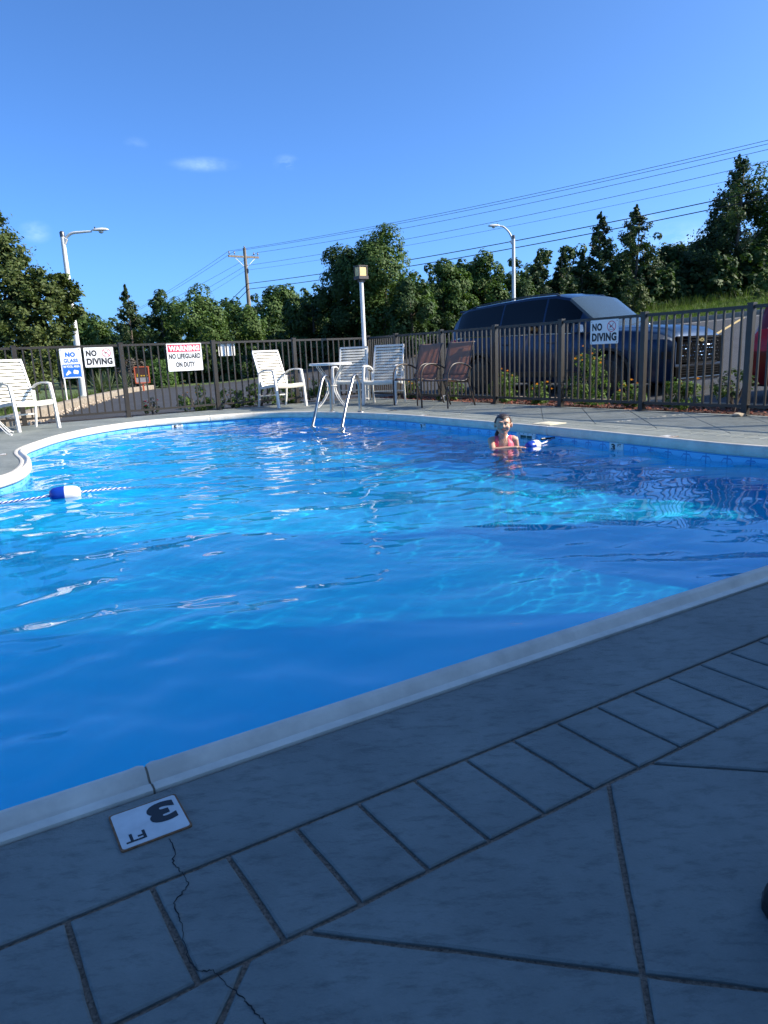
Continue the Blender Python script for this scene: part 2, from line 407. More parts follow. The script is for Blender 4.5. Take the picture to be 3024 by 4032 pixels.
# ------------------------------------------------------------------ water
def wave_height(S, T):
    """wind chop: crests run mostly along the near coping; livelier towards the far end"""
    g = np.random.default_rng(5); Z = np.zeros_like(S)
    S = S + 0.10 * np.sin(1.9 * T + 0.7) + 0.07 * np.sin(3.3 * S + 1.4 * T); T = T + 0.13 * np.sin(1.3 * S + 0.4) + 0.06 * np.sin(4.1 * T - 1.7 * S)
    for i in range(64):
        lam = 0.11 * (1.1 / 0.11) ** (i / 63.0) * g.uniform(.9, 1.1)
        th = math.pi / 2 + g.normal(0, 0.52) + 0.12
        k = 2 * math.pi / lam
        a = 0.0037 * lam ** 1.12 * g.uniform(.5, 1.4)
        Z += a * np.sin(k * (np.cos(th) * S + np.sin(th) * T) + g.uniform(0, 6.28))
    env = 0.50 + 0.34 * np.sin(0.8 * S + 1.1 * T + 0.5) * np.sin(1.7 * S - 0.6 * T + 2.0) + 0.46 * np.clip((-T - 2.8) / 4.5, 0, 1)
    g2 = np.random.default_rng(15); F = np.zeros_like(S)
    for i in range(14):
        lam = g2.uniform(.075, .16); th = math.pi / 2 + g2.normal(0, .45) + .2; k = 2 * math.pi / lam
        F += .00020 * g2.uniform(.5, 1.3) * np.sin(k * (np.cos(th) * S + np.sin(th) * T) + g2.uniform(0, 6.28))
    gust = np.clip(np.sin(1.6 * S + .9 * T + 1.0) * np.sin(.7 * S - 2.1 * T + .3) + .25 * np.sin(4.3 * S + 2.2 * T), 0, 1)
    return Z * env + F * (0.25 + 1.6 * gust)
GS = 0.024
S0, S1, T0, T1 = -2.2, 5.9, -11.2, -0.9
ns, nt_ = int((S1 - S0) / GS), int((T1 - T0) / GS)
sg, tg = np.meshgrid(S0 + GS * np.arange(ns), T0 + GS * np.arange(nt_), indexing='ij')
Xg, Yg = sg * wv.x + tg * vv.x, sg * wv.y + tg * vv.y
ins = inside(rim_off(0.035)[::2], Xg, Yg)
cell = ins[:-1, :-1] & ins[1:, :-1] & ins[:-1, 1:] & ins[1:, 1:]
idx = -np.ones(ins.shape, int); used = np.zeros(ins.shape, bool)
used[:-1, :-1] |= cell; used[1:, :-1] |= cell; used[:-1, 1:] |= cell; used[1:, 1:] |= cell
idx[used] = np.arange(used.sum())
Zg = WATER_Z + wave_height(sg, tg)
verts = np.stack([Xg[used], Yg[used], Zg[used]], -1)
ci, cj = np.nonzero(cell)
# (s, t) is left-handed, so wind the quads to face up
quads = np.stack([idx[ci, cj], idx[ci, cj + 1], idx[ci + 1, cj + 1], idx[ci + 1, cj]], -1)
def np_mesh(name, verts, faces, smooth=False):
    me = bpy.data.meshes.new(name); nv, nf, k = len(verts), len(faces), faces.shape[1]
    me.vertices.add(nv); me.vertices.foreach_set('co', np.ascontiguousarray(verts, np.float32).ravel())
    me.loops.add(nf * k); me.loops.foreach_set('vertex_index', np.ascontiguousarray(faces, np.int32).ravel())
    me.polygons.add(nf); me.polygons.foreach_set('loop_start', np.arange(0, nf * k, k, dtype=np.int32))
    me.update(calc_edges=True)
    if smooth: me.shade_smooth()
    return me
wmesh = np_mesh('water', verts, quads, True)
mw = bpy.data.materials.new('pool_water'); mw.use_nodes = True
nt = mw.node_tree; nt.nodes.clear()
o_ = nt.nodes.new('ShaderNodeOutputMaterial')
gl = nt.nodes.new('ShaderNodeBsdfGlass'); gl.inputs['IOR'].default_value = 1.33; gl.inputs['Roughness'].default_value = 0.0; gl.inputs['Color'].default_value = (1.0, 1.0, 1.0, 1)
# part of the light passes the ripples straight, part is refracted; reflection follows Fresnel
tr_ = nt.nodes.new('ShaderNodeBsdfTransparent'); tr_.inputs['Color'].default_value = (0.96, 0.99, 1.0, 1)
gs_ = nt.nodes.new('ShaderNodeBsdfGlossy'); gs_.inputs['Roughness'].default_value = 0.0
fr_ = nt.nodes.new('ShaderNodeFresnel'); fr_.inputs['IOR'].default_value = 1.33
gb_ = nt.nodes.new('ShaderNodeNewGeometry'); fm_ = nt.nodes.new('ShaderNodeMix'); fm_.data_type = 'FLOAT'; nt.links.new(gb_.outputs['Backfacing'], fm_.inputs['Factor']); nt.links.new(fr_.outputs[0], fm_.inputs[2]); fm_.inputs[3].default_value = 0.06
mt_ = nt.nodes.new('ShaderNodeMixShader'); nt.links.new(fm_.outputs[0], mt_.inputs[0]); nt.links.new(tr_.outputs[0], mt_.inputs[1]); nt.links.new(gs_.outputs[0], mt_.inputs[2])
ma_ = nt.nodes.new('ShaderNodeMixShader'); ma_.inputs[0].default_value = 0.30; nt.links.new(gl.outputs[0], ma_.inputs[1]); nt.links.new(mt_.outputs[0], ma_.inputs[2])
nt.links.new(ma_.outputs[0], o_.inputs['Surface'])
water = link('water', wmesh, mw)
tag(water, 'rippled clear blue pool water', 'water', kind='structure')
water.cycles.is_caustics_caster = True
for o in pool.children:
    o.cycles.is_caustics_receiver = True
sun_data.cycles.is_caustics_light = True
# ------------------------------------------------------------------ terrain
def terrain(s, t):
    s = np.asarray(s, float)
    return -0.05 + 0.115 * np.minimum(np.log1p(np.exp(np.clip(s - 11.0, -40, 40))), 30.0)
def ground_z(x, y):
    s, t = ST((x, y)); return float(terrain(np.array([s]), np.array([t]))[0])
FENCE_T, FENCE_S = -12.352, 7.776
ss = np.unique(np.concatenate([np.linspace(-400, -20, 12), np.linspace(-20, -5.2, 8), np.linspace(-5.2, 7.9, 14), np.linspace(7.9, 60, 70), np.linspace(60, 400, 12)]))
ts = np.unique(np.concatenate([np.linspace(-500, -60, 12), np.linspace(-60, -12.5, 40), np.linspace(-12.5, 2.6, 10), np.linspace(2.6, 40, 12), np.linspace(40, 300, 8)]))
SG, TG = np.meshgrid(ss, ts, indexing='ij')
ZG = terrain(SG, TG) - 0.02
gv = np.stack([SG * wv.x + TG * vv.x, SG * wv.y + TG * vv.y, ZG], -1).reshape(-1, 3)
a, b = np.meshgrid(np.arange(len(ss) - 1), np.arange(len(ts) - 1), indexing='ij')
sc_, tc_ = (ss[a] + ss[a + 1]) / 2, (ts[b] + ts[b + 1]) / 2
keep = ~((sc_ > -5.2) & (sc_ < 7.9) & (tc_ > -12.5) & (tc_ < 2.6))
a, b = a[keep], b[keep]; nt2 = len(ts)
gf = np.stack([a * nt2 + b, a * nt2 + b + 1, (a + 1) * nt2 + b + 1, (a + 1) * nt2 + b], -1)
tag(link('ground', np_mesh('ground', gv, gf, True), M['lawn']), kind='structure')

def sheet(name, poly, mat_, dz, step, cat_kind='structure'):
    """a sheet that follows the terrain, cut to a polygon of world points"""
    P = [Vector((x, y, 0)) for x, y in poly]
    st_ = np.array([ST(p) for p in P]); lo, hi = st_.min(0), st_.max(0)
    A = np.arange(lo[0], hi[0] + step, step); B = np.arange(lo[1], hi[1] + step, step)
    S_, T_ = np.meshgrid(A, B, indexing='ij'); X, Y = S_ * wv.x + T_ * vv.x, S_ * wv.y + T_ * vv.y
    i, j = np.meshgrid(np.arange(len(A) - 1), np.arange(len(B) - 1), indexing='ij')
    cx, cy_ = (X[:-1, :-1] + X[1:, 1:]) / 2, (Y[:-1, :-1] + Y[1:, 1:]) / 2
    k = inside(P, cx, cy_); i, j = i[k], j[k]; n = len(B)
    f = np.stack([i * n + j, i * n + j + 1, (i + 1) * n + j + 1, (i + 1) * n + j], -1)
    v = np.stack([X, Y, terrain(S_, T_) + dz], -1).reshape(-1, 3)
    u, inv = np.unique(f, return_inverse=True)
    return tag(link(name, np_mesh(name, v[u], inv.reshape(-1, 4), True), mat_), kind=cat_kind)
def wst(s, t): p = W(s, t); return (p.x, p.y)
KERB_L = [(-4.9, 7.5), (-6.14, 11.55), (-6.94, 14.95), (-7.83, 19.7), (-8.6, 24.8), (-8.5, 27.0), (-7.4, 28.6), (-4.98, 29.3), (-3.0, 31.5), (0.0, 33.0)]
KERB_R = [(0.0, 33.0), (5.0, 31.5), (9.0, 29.0), (12.15, 27.15), (14.09, 26.3), (18.0, 24.6), (24, 21.5), (32, 16)]
lot = sheet('parking_lot', [wst(-1.5, -12.6)] + [(x, y) for x, y in KERB_L[1:]] + KERB_R[1:] + [(34, 4), (20, -8), wst(8.6, 3), wst(8.6, -13.1), wst(1.5, -13.1)], M['asphalt'], 0.0, 0.22)
def kerb(name, pts, w=0.16, h=0.14):
    p = resample([Vector((x, y, 0)) for x, y in pts], 0.5, False)
    for q in p: q.z = ground_z(q.x, q.y)
    prof = [(-w / 2, -0.05), (w / 2, -0.05), (w / 2, h * 0.8), (w * 0.36, h), (-w * 0.4, h), (-w / 2, h * 0.9)]
    return tag(MB().sweep(p, prof).build(name, M['kerb'], smooth=40), kind='structure')
kerb('kerb', [(-6.06, 11.28)] + KERB_L[1:6], 0.30, 0.15); kerb('kerb', KERB_R[1:], 0.18, 0.16)
def stripe(pts, w, m, name):
    p = resample([Vector((x, y, 0)) for x, y in pts], 0.4, False); mb = MB(); rows = []
    for i, q in enumerate(p):
        d = (p[min(i + 1, len(p) - 1)] - p[max(i - 1, 0)]).normalized(); n = Vector((-d.y, d.x, 0))
        rows.append([Vector((a.x, a.y, ground_z(a.x, a.y) + 0.006)) for a in (q + n * w / 2, q - n * w / 2)])
    return tag(mb.grid(rows).build(name, m, lot))
stripe([(8.4, 19.0), (9.59, 20.85), (12.94, 25.75)], 0.12, M['yellow'], 'painted_line')
stripe([(10.4, 27.3), (11.94, 26.4), (12.94, 25.95), (15, 25.0)], 0.10, M['whiteline'], 'painted_line')
stripe([(11.5, 16.0), (16.5, 21.5)], 0.12, M['yellow'], 'painted_line')

# planting beds just outside the two fences
def bed(name, poly, m):
    return tag(MB().prism([(W(s, t).x, W(s, t).y) for s, t in poly][::-1], -0.2, -0.022).build(name, m), kind='structure')
bed('flower_bed', [(1.9, -12.47), (8.6, -12.47), (8.6, -13.1), (1.9, -13.1)], M['soil'])
bed('flower_bed', [(7.9, -12.47), (7.9, 0.8), (8.7, 0.8), (8.7, -12.47)], M['mulch'])
mb = MB()
mb.sweep([W(8.74, -12.6, 0.0), W(8.74, 0.8, 0.0)], [(-0.05, -0.2), (0.05, -0.2), (0.05, 0.04), (-0.05, 0.04)])
tag(mb.build('bed_edging', M['kerb']), kind='structure')

# ------------------------------------------------------------------ deck
deck = tag(bpy.data.objects.new('pool_deck', None), kind='structure'); col.objects.link(deck)
DECK_L, DECK_R, DECK_F, DECK_B = -5.1, 7.86, -12.46, 2.5      # s left/right, t far/near
rect = [W(DECK_L, DECK_B), W(DECK_R, DECK_B), W(DECK_R, DECK_F), W(DECK_L, DECK_F)]
hole = rim_off(0.02)[::2]
allp = [Vector((p.x, p.y, -0.0065)) for p in rect + hole]
bm_ = bpy.data.meshes.new('groove_bed'); bm_.from_pydata([tuple(p) for p in allp], [], [tuple(t) for t in tessellate_polygon([rect, hole])]); bm_.update()
if bm_.polygons[0].normal.z < 0: bm_.flip_normals()
link('groove_bed', bm_, M['grout'], deck)
sk = MB()                                                       # deck skirt
for a_, b_ in zip(rect, rect[1:] + rect[:1]): sk.add([(a_.x, a_.y, -0.3), (b_.x, b_.y, -0.3), (b_.x, b_.y, -0.0065), (a_.x, a_.y, -0.0065)], [(0, 1, 2, 3)])
sk.build('deck_edge', M['deck'], deck)

def clip(poly, n, c):                                           # keep n.p <= c
    out = []
    for i in range(len(poly)):
        p, q = poly[i - 1], poly[i]; dp, dq = n[0] * p[0] + n[1] * p[1] - c, n[0] * q[0] + n[1] * q[1] - c
        if (dp < 0) != (dq < 0):
            k = dp / (dp - dq); out.append((p[0] + (q[0] - p[0]) * k, p[1] + (q[1] - p[1]) * k))
        if dq <= 0: out.append(q)
    return out
def slab(name, poly_st, chamfer=0.0035, top=0.0):
    """one paving piece from a convex (s, t) polygon, edges slightly worn"""
    P = [W(s, t) for s, t in poly_st]
    ar = sum(P[i - 1].x * P[i].y - P[i].x * P[i - 1].y for i in range(len(P)))
    if abs(ar) < 0.004: return None
    if ar < 0: P = P[::-1]
    # wear: split long edges and wobble them
    Q = []
    for i in range(len(P)):
        a_, b_ = P[i], P[(i + 1) % len(P)]; L_ = (b_ - a_).length; k = max(1, min(14, int(L_ / 0.045))); d = (b_ - a_) / max(L_, 1e-6); n = Vector((-d.y, d.x, 0))
        for j in range(k):
            Q.append(a_.lerp(b_, j / k) + (n * rnd.uniform(-0.0012, 0.0014) if j else Vector()))
    c = sum(Q, Vector()) / len(Q); n = len(Q); vs, fs = [], []
    for ring, (ins_, z) in enumerate(((0, -0.012), (0, top - chamfer * 0.7), (chamfer, top))):
        for i, q in enumerate(Q):
            d = (Q[(i + 1) % n] - Q[i - 1]).normalized(); inw = Vector((-d.y, d.x, 0))
            vs.append((q.x + inw.x * ins_, q.y + inw.y * ins_, z))
    for r in (0, 1): fs += [(r * n + i, r * n + (i + 1) % n, (r + 1) * n + (i + 1) % n, (r + 1) * n + i) for i in range(n)]
    fs.append(tuple(2 * n + i for i in range(n)))
    return MB().add(vs, fs).build(name, M['deck'], deck)
G = 0.0046                                                      # half a groove
near = lambda s, off: -1.345 + 0.0396 * s + off                 # t of a line parallel to the near coping
nn = (0.0396, -1.0)                                             # n.p <= c  <=>  t >= line
D45 = math.sqrt(0.5); PITCH_D = 0.775
def diamonds(bounds, name='paving_slab', G=G):
    ss_ = [b_ for b_ in bounds]
    for i in range(-14, 22):
        for j in range(-6, 32):
            a0, a1 = 0.215 + PITCH_D * i, 0.215 + PITCH_D * (i + 1); b0, b1 = 1.21 + 0.745 * j, 1.21 + 0.745 * (j + 1)
            g = G / D45
            a0 += g; a1 -= g; b0 += g; b1 -= g
            poly = [((a_ + b_) / 2, (a_ - b_) / 2) for a_, b_ in ((a0, b0), (a1, b0), (a1, b1), (a0, b1))]
            for n, c in ss_:
                poly = clip(poly, n, c)
                if len(poly) < 3: break
            if len(poly) >= 3: slab(name, poly)
# near field: between line 2 and the back of the deck
diamonds([(nn, 1.345 - 0.491 - G), ((-1, 0), 2.4), ((1, 0), 7.8), ((0, 1), 1.6)])
# right field: between the side band and the side fence
SB1, SB2 = 5.985, 6.205
diamonds([((-1, 0), -SB2 - G), ((1, 0), 7.80), ((0, 1), near(6.5, 0.491) - 2 * G), ((0, -1), 12.40)], G=0.0028)
# block bands
for k in range(-20, 45):
    s0 = 0.08 + 0.13 * k; s1 = s0 + 0.13; o0, o1 = 0.262 + G, 0.491 - G
    if s1 > SB2: break
    slab('paving_block', [(s0 + G, near(s0, o0)), (s1 - G, near(s1, o0)), (s1 - G, near(s1, o1)), (s0 + G, near(s0, o1))])
for k in range(62):
    t1 = -1.45 - 0.13 * k; t0 = t1 - 0.13
    if t0 < -9.0: break
    slab('paving_block', [(SB1 + G, t0 + G), (SB2 - G, t0 + G), (SB2 - G, t1 - G), (SB1 + G, t1 - G)])
# border strips along the coping: near side and right side
def strip(i0, i1, outer):
    pts = [RIM[i % NR] - RIM_N[i % NR] * 0.003 for i in range(i0, i1 + 1)]
    rows = []
    for p in pts:
        s, t = ST(p); q = outer(s, t); e = (Vector(q) - p).normalized() * 0.003
        rows.append([p + Vector((0, 0, -0.012)), p + Vector((0, 0, -0.002)), p + e, Vector(q) - e, Vector(q) + Vector((0, 0, -0.0025)), Vector(q) + Vector((0, 0, -0.012))])
    m_ = MB().grid(rows).mesh('border_slab')
    if sum(f.normal.z for f in m_.polygons) < 0: m_.flip_normals()
    return link('border_slab', m_, M['deck'], deck)
def rim_near(s_, t_): p = W(s_, t_); return rim_index(p.x, p.y)
iA, iB, iC, iD, iE = rim_near(-1.6, -1.45), rim_near(0.0, -1.34), rim_near(3.4, -1.25), rim_near(5.5, -3.0), rim_near(5.71, -8.3)
iM = rim_near(1.55, -1.285)
cuts = [i if i >= iA else i + NR for i in (iA, iM, iC)]
for a_, b_ in zip(cuts, cuts[1:]): strip(a_, b_, lambda s, t: W(s, near(s, 0.262 - G)))
rc = [rim_near(5.5, -3.0), rim_near(5.63, -4.6), rim_near(5.70, -6.1), rim_near(5.71, -7.4), iE]
for a_, b_ in zip(rc, rc[1:]): strip(a_, b_, lambda s, t: W(SB1 - G, t))
# the rounded near right corner, and the plain far and left side
def patch(name, poly):
    tri = tessellate_polygon([poly]); m_ = bpy.data.meshes.new(name); m_.from_pydata([(p.x, p.y, 0.0) for p in poly], [], [tuple(t) for t in tri]); m_.update()
    if sum(f.normal.z for f in m_.polygons) < 0: m_.flip_normals()
    return link(name, m_, M['deck'], deck)
rimo = lambda i: RIM[i % NR] - RIM_N[i % NR] * 0.003
s3 = ST(RIM[iC])[0]; t3 = ST(RIM[iD])[1]
patch('corner_slab', [rimo(i) for i in range(iC, iD + 1)] + [W(SB1 - G, t3), W(SB1 - G, near(SB1, 0.262 - G)), W(s3, near(s3, 0.262 - G))])
tE = ST(RIM[iE])[1]
far = [rimo(i) for i in range(iE, iA + (NR if iA < iE else 0) + 1)]
sA, tA = ST(far[-1])
# cut the far side into broad bays, each its own slab
bays = [iE, rim_near(5.2, -10.05), rim_near(3.84, -11.0), rim_near(2.11, -10.65), rim_near(0.83, -8.26), rim_near(*world_st(-3.4, 4.3)), rim_near(*world_st(-2.75, 1.25)), iA + (NR if iA < iE else 0)]
outer = [W(SB1 - G, tE), W(SB1 - G, -12.44), W(4.1, -12.44), W(1.4, -12.44), W(-5.08, -9.5), W(-5.08, -5.0), W(-5.08, -1.8), W(-2.4, near(-1.6, 0.262 - G))]
corners = {0: [W(SB1 - G, -9.0)], 3: [W(-5.08, -12.44)]}
for k in range(len(bays) - 1):
    arc_ = [rimo(i) for i in range(bays[k], bays[k + 1] + 1)]
    mid = corners.get(k, [])
    poly = arc_ + [outer[k + 1]] + mid[::-1] + [outer[k]]
    # pull the two radial edges apart a little: a tooled joint
    d0 = (arc_[1] - arc_[0]).normalized() * 0.004; d1 = (arc_[-1] - arc_[-2]).normalized() * 0.004
    poly[0] = poly[0] + d0; poly[len(arc_) - 1] = poly[len(arc_) - 1] - d1
    patch('deck_bay', poly)
patch('deck_bay', [W(SB1 + G, -9.05), W(SB2 - G, -9.05), W(SB2 - G, -12.44), W(SB1 + G, -12.44)])
patch('deck_bay', [W(-2.4, near(-2.4, .262)), W(-5.08, -1.78), W(-5.08, 1.6), W(-2.42, 1.6)])
patch('deck_bay', [W(-5.08, 1.61), W(7.8, 1.61), W(7.8, 2.49), W(-5.08, 2.49)])

# hairline cracks that wander from the depth tile to the slabs
M['crack'] = mat('crack_shadow', (0.02, 0.02, 0.022), rough=1.0)
crk = [(0.27, -1.175), (0.268, -1.133), (0.256, -1.106), (0.26, -1.078), (0.261, -1.047), (0.25, -1.029), (0.229, -1.014), (0.225, -0.975), (0.217, -0.932), (0.212, -0.88), (0.222, -0.858), (0.234, -0.851), (0.241, -0.816), (0.25, -0.792), (0.254, -0.763), (0.26, -0.732), (0.265, -0.70)]
p = spline([W(a_, b_) for a_, b_ in crk], 7); mb = MB()
for k, q in enumerate(p): q += Vector((rnd.uniform(-.0022, .0022), rnd.uniform(-.0022, .0022), 0.0006))
wd = [0.55 + 0.9 * abs(math.sin(k * .37)) * abs(math.sin(k * .11 + .4)) for k in range(len(p))]
mb.sweep(p, [(-0.0008, 0), (0.0008, 0), (0.0008, 0.0004), (-0.0008, 0.0004)], scale=wd)
mb.build('hairline_crack', M['crack'], deck)
# whitish filler left in one expansion joint on the right
M['filler'] = mat('joint_filler', (0.6, 0.58, 0.52), rough=0.8, var=0.2, vscale=30)
mb = MB(); q = 6.45
while q < 7.72:
    L_ = rnd.uniform(0.03, 0.11); tt = -5.16 + 0.09 * (q - 6.45) / 1.3
    mb.prism([(W(x, y).x, W(x, y).y) for x, y in ((q, tt - .007), (q, tt + .007), (q + L_, tt + .007), (q + L_, tt - .007))], 0.0005, 0.0025); q += L_ + rnd.uniform(0.015, 0.05)
tag(mb.build('joint_filler', M['filler'], deck), kind='stuff')

# depth tile set in the deck: reads upside down from here, as in the pool
M['tile'] = mat('enamel_tile', (0.62, 0.62, 0.60), rough=0.35, var=0.12, vscale=18)
M['tile_rust'] = mat('rusty_edge', (0.22, 0.11, 0.055), rough=0.85, var=0.4, vscale=60)
M['ink'] = mat('black_ink', (0.012, 0.012, 0.016), rough=0.5)
tl = MB(); cs, ct, hw_ = 0.255, -1.243, 0.062
ang = math.atan(0.0396)
def rbox(w, h, r, k=5):
    out = []
    for cx_, cy_, a0 in ((w - r, h - r, 0), (-w + r, h - r, 90), (-w + r, -h + r, 180), (w - r, -h + r, 270)):
        out += [(cx_ + r * math.cos(R(a0 + 90 * i / k)), cy_ + r * math.sin(R(a0 + 90 * i / k))) for i in range(k + 1)]
    return out
tile = MB().prism(rbox(0.064, 0.060, 0.006), 0.0, 0.0030).build('depth_tile', M['tile_rust'], deck)
tile.location = W(cs, ct, 0.0004); tile.rotation_euler = (0, 0, TH - ang + math.pi); tile['label'] = 'white enamel depth tile reading 3 FT with rusty edges'
MB().prism(rbox(0.0605, 0.0565, 0.006), 0.003, 0.0036).build('tile_face', M['tile'], tile)
t3_ = link('numeral', fit_text('3', 0.052, 0.066, 0.06), M["ink"], tile); t3_.location = (-0.026, -0.014, 0.0040)
tf_ = link('lettering', fit_text('FT', 0.036, 0.026, 0.03), M["ink"], tile); tf_.location = (0.033, 0.033, 0.0040)
# ------------------------------------------------------------------ fences
M['bronze'] = mat('bronze_paint', (0.026, 0.0225, 0.019), rough=0.45, var=0.12, vscale=6, spec=0.5)
POST, PICK, RAIL_TOP = 0.066, 0.022, 1.2
picket_me = MB().box((0, 0, 0.635), (PICK, PICK, 1.075)).mesh('picket')
post_mb = MB().box((0, 0, 0.60), (POST, POST, 1.20)); post_mb.box((0, 0, 1.209), (POST + 0.008, POST + 0.008, 0.018)); post_mb.box((0, 0, 0.006), (POST + 0.05, POST + 0.05, 0.010))
post_me = post_mb.mesh('post')
def fence(name, origin, direction, stops, label):
    """posts at the given distances along direction; twelve pickets to a bay"""
    d = Vector(direction); rz = math.atan2(d.y, d.x)
    f = empty(name, origin, rz, label, 'fence')
    for x in stops:
        p = link('post', post_me, M['bronze'], f); p.location = (x, 0, 0)
    for a, b in zip(stops, stops[1:]):
        for nm, z, hh in (('top_rail', 1.174, 0.036), ('bottom_rail', 0.10, 0.034)):
            L_ = b - a - POST
            r = MB().box((0, 0, 0), (L_, 0.034, hh)).build(nm, M['bronze'], f); r.location = ((a + b) / 2, 0, z)
        for k in range(1, 13):
            q = link('picket', picket_me, M['bronze'], f); q.location = (a + (b - a) * k / 13, 0, rnd.uniform(-0.001, 0.001))
            q.rotation_euler = (0, 0, 0); q.scale = (1, 1, 0.985)
    return f
fence('metal_fence', W(FENCE_S, FENCE_T), -wv, [1.58 * k for k in range(0, 7)], 'long bronze picket fence at the back carrying the blue and red lettered signs')
SP, SO = 1.3635, -0.2674
fence('metal_fence', W(FENCE_S, FENCE_T), vv, [0.12] + [SO + SP * (k + 1) for k in range(0, 9)], 'bronze picket fence along the right side in front of the dark blue SUV')

# ------------------------------------------------------------------ signs
M['sign_white'] = mat('white_sheet_metal', (0.78, 0.78, 0.77), rough=0.4, var=0.03, vscale=10)
M['sign_blue'] = mat('sign_blue', (0.012, 0.12, 0.52), rough=0.45)
M['sign_red'] = mat('sign_red', (0.62, 0.035, 0.085), rough=0.45)
M['bolt'] = mat('bolt_steel', (0.12, 0.12, 0.12), rough=0.4, metal=0.8)
def sign_base(name, loc, rz, w, h, label, border=None):
    e = empty(name, loc, rz, label, 'sign')
    p = MB().prism(rbox(w / 2, h / 2, 0.014), -0.003, 0.0).build('plate', M['sign_white'], e); p.rotation_euler = (R(90), 0, 0)
    if border:
        o_, i_ = rbox(w / 2 - 0.009, h / 2 - 0.009, 0.01), rbox(w / 2 - 0.0125, h / 2 - 0.0125, 0.008); n = len(o_)
        bm = MB().add([(x, y, 0.0006) for x, y in o_] + [(x, y, 0.0006) for x, y in i_], [(i, (i + 1) % n, n + (i + 1) % n, n + i) for i in range(n)]).build('border', border, e); bm.rotation_euler = (R(90), 0, 0)
    for x in (-1, 1):
        for z in (-1, 1):
            bo = MB().lathe([(0.006, 0), (0.006, 0.003), (0.003, 0.005)], 8, axis=(0, -1, 0)).build('bolt', M['bolt'], e); bo.location = (x * (w / 2 - 0.022), -0.0005, z * (h / 2 - 0.02))
    return e
def letters(e, txt, x, z, w, h, m, bold=0.02, y=-0.0012, name='lettering'):
    o = link(name, fit_text(txt, w, h, bold), m, e); o.rotation_euler = (R(90), 0, 0); o.location = (x, y, z); return o
def flat(e, name, poly, m, y=-0.0008, x=0, z=0):
    o = MB().add([(px, py, 0) for px, py in poly], [tuple(range(len(poly)))]).build(name, m, e); o.rotation_euler = (R(90), 0, 0); o.location = (x, y, z); return o
def no_diving(loc, rz, label):
    e = sign_base('no_diving_sign', loc, rz, 0.455, 0.31, label)
    letters(e, 'NO', -0.115, 0.064, 0.165, 0.098, M['ink'], 0.055); letters(e, 'DIVING', 0.0, -0.066, 0.40, 0.108, M['ink'], 0.055)
    n = 36; ro, ri = 0.070, 0.061
    ring = MB().add([(r * math.cos(2 * math.pi * i / n), r * math.sin(2 * math.pi * i / n), 0) for r in (ro, ri) for i in range(n)], [(i, (i + 1) % n, n + (i + 1) % n, n + i) for i in range(n)])
    ca = math.cos(R(-42)); sa = math.sin(R(-42))
    ring.add([(ca * x - sa * y, sa * x + ca * y, 0.0002) for x, y in ((-0.064, -0.0045), (0.064, -0.0045), (0.064, 0.0045), (-0.064, 0.0045))], [(0, 1, 2, 3)])
    o = ring.build('ban_ring', M['sign_red'], e); o.rotation_euler = (R(90), 0, 0); o.location = (0.118, -0.0016, 0.064)
    dv = MB()                                                  # diver: head, arms, body and legs, and the water line
    dv.add([(-0.022 + 0.008 * math.cos(k * math.pi / 5), 0.002 + 0.008 * math.sin(k * math.pi / 5), 0) for k in range(10)], [tuple(range(10))])
    for x0, y0, x1, y1, w_ in ((-0.014, -0.006, 0.012, 0.012, .009), (0.012, 0.012, 0.030, 0.042, .007), (-0.010, -0.004, -0.032, -0.022, .006), (-0.014, 0.004, -0.026, -0.024, .005)):
        d = Vector((x1 - x0, y1 - y0, 0)).normalized(); q = Vector((-d.y, d.x, 0)) * w_ / 2
        dv.add([Vector((x0, y0, 0)) + q, Vector((x0, y0, 0)) - q, Vector((x1, y1, 0)) - q, Vector((x1, y1, 0)) + q], [(0, 1, 2, 3)])
    wav = [(-0.044 + 0.088 * i / 16, -0.036 + 0.004 * math.sin(i * 1.2)) for i in range(17)]
    dv.add([(x, y, 0) for x, y in wav] + [(x, y - 0.005, 0) for x, y in wav], [(i, i + 1, 18 + i, 17 + i) for i in range(16)])
    o = dv.build('diver_symbol', M['ink'], e); o.rotation_euler = (R(90), 0, 0); o.location = (0.118, -0.0012, 0.064)
    return e
SY = 0.045
no_diving(W(2.675, FENCE_T + SY, 0.998), TH, 'white NO DIVING sign on the back fence beside the blue NO GLASS sign')
no_diving(W(FENCE_S - SY, -6.385, 1.005), TH - math.pi / 2, 'white NO DIVING sign on the side fence in front of the SUV')
e = sign_base('no_lifeguard_sign', W(4.08, FENCE_T + SY, 0.945), TH, 0.61, 0.462, 'white WARNING NO LIFEGUARD ON DUTY sign with red heading on the back fence', None)
flat(e, 'heading_panel', rbox(0.285, 0.062, 0.004), M['sign_red'], -0.0008, 0, 0.150)
letters(e, 'WARNING', 0, 0.150, 0.535, 0.090, M['sign_white'], 0.055, -0.0014); letters(e, 'NO LIFEGUARD', 0, 0.018, 0.555, 0.088, M['ink'], 0.045); letters(e, 'ON DUTY', 0, -0.122, 0.335, 0.088, M['ink'], 0.045)
e = sign_base('no_glass_sign', W(2.24, FENCE_T + SY, 0.918), TH, 0.306, 0.458, 'white and blue NO GLASS IN POOL AREA sign on the back fence', M['sign_blue'])
letters(e, 'NO', 0.0, 0.135, 0.150, 0.078, M['sign_blue'], 0.07); letters(e, 'GLASS', 0, 0.042, 0.215, 0.062, M['sign_blue'], 0.05)
wave = [(0.134 - 0.268 * i / 30, -0.018 + 0.006 * abs(math.sin(i * 0.95))) for i in range(31)]
flat(e, 'blue_panel', [(-0.134, -0.212), (0.134, -0.212)] + wave, M['sign_blue'], -0.0006)
letters(e, 'IN POOL AREA', 0, -0.048, 0.24, 0.036, M['sign_white'], 0.035, -0.0014)
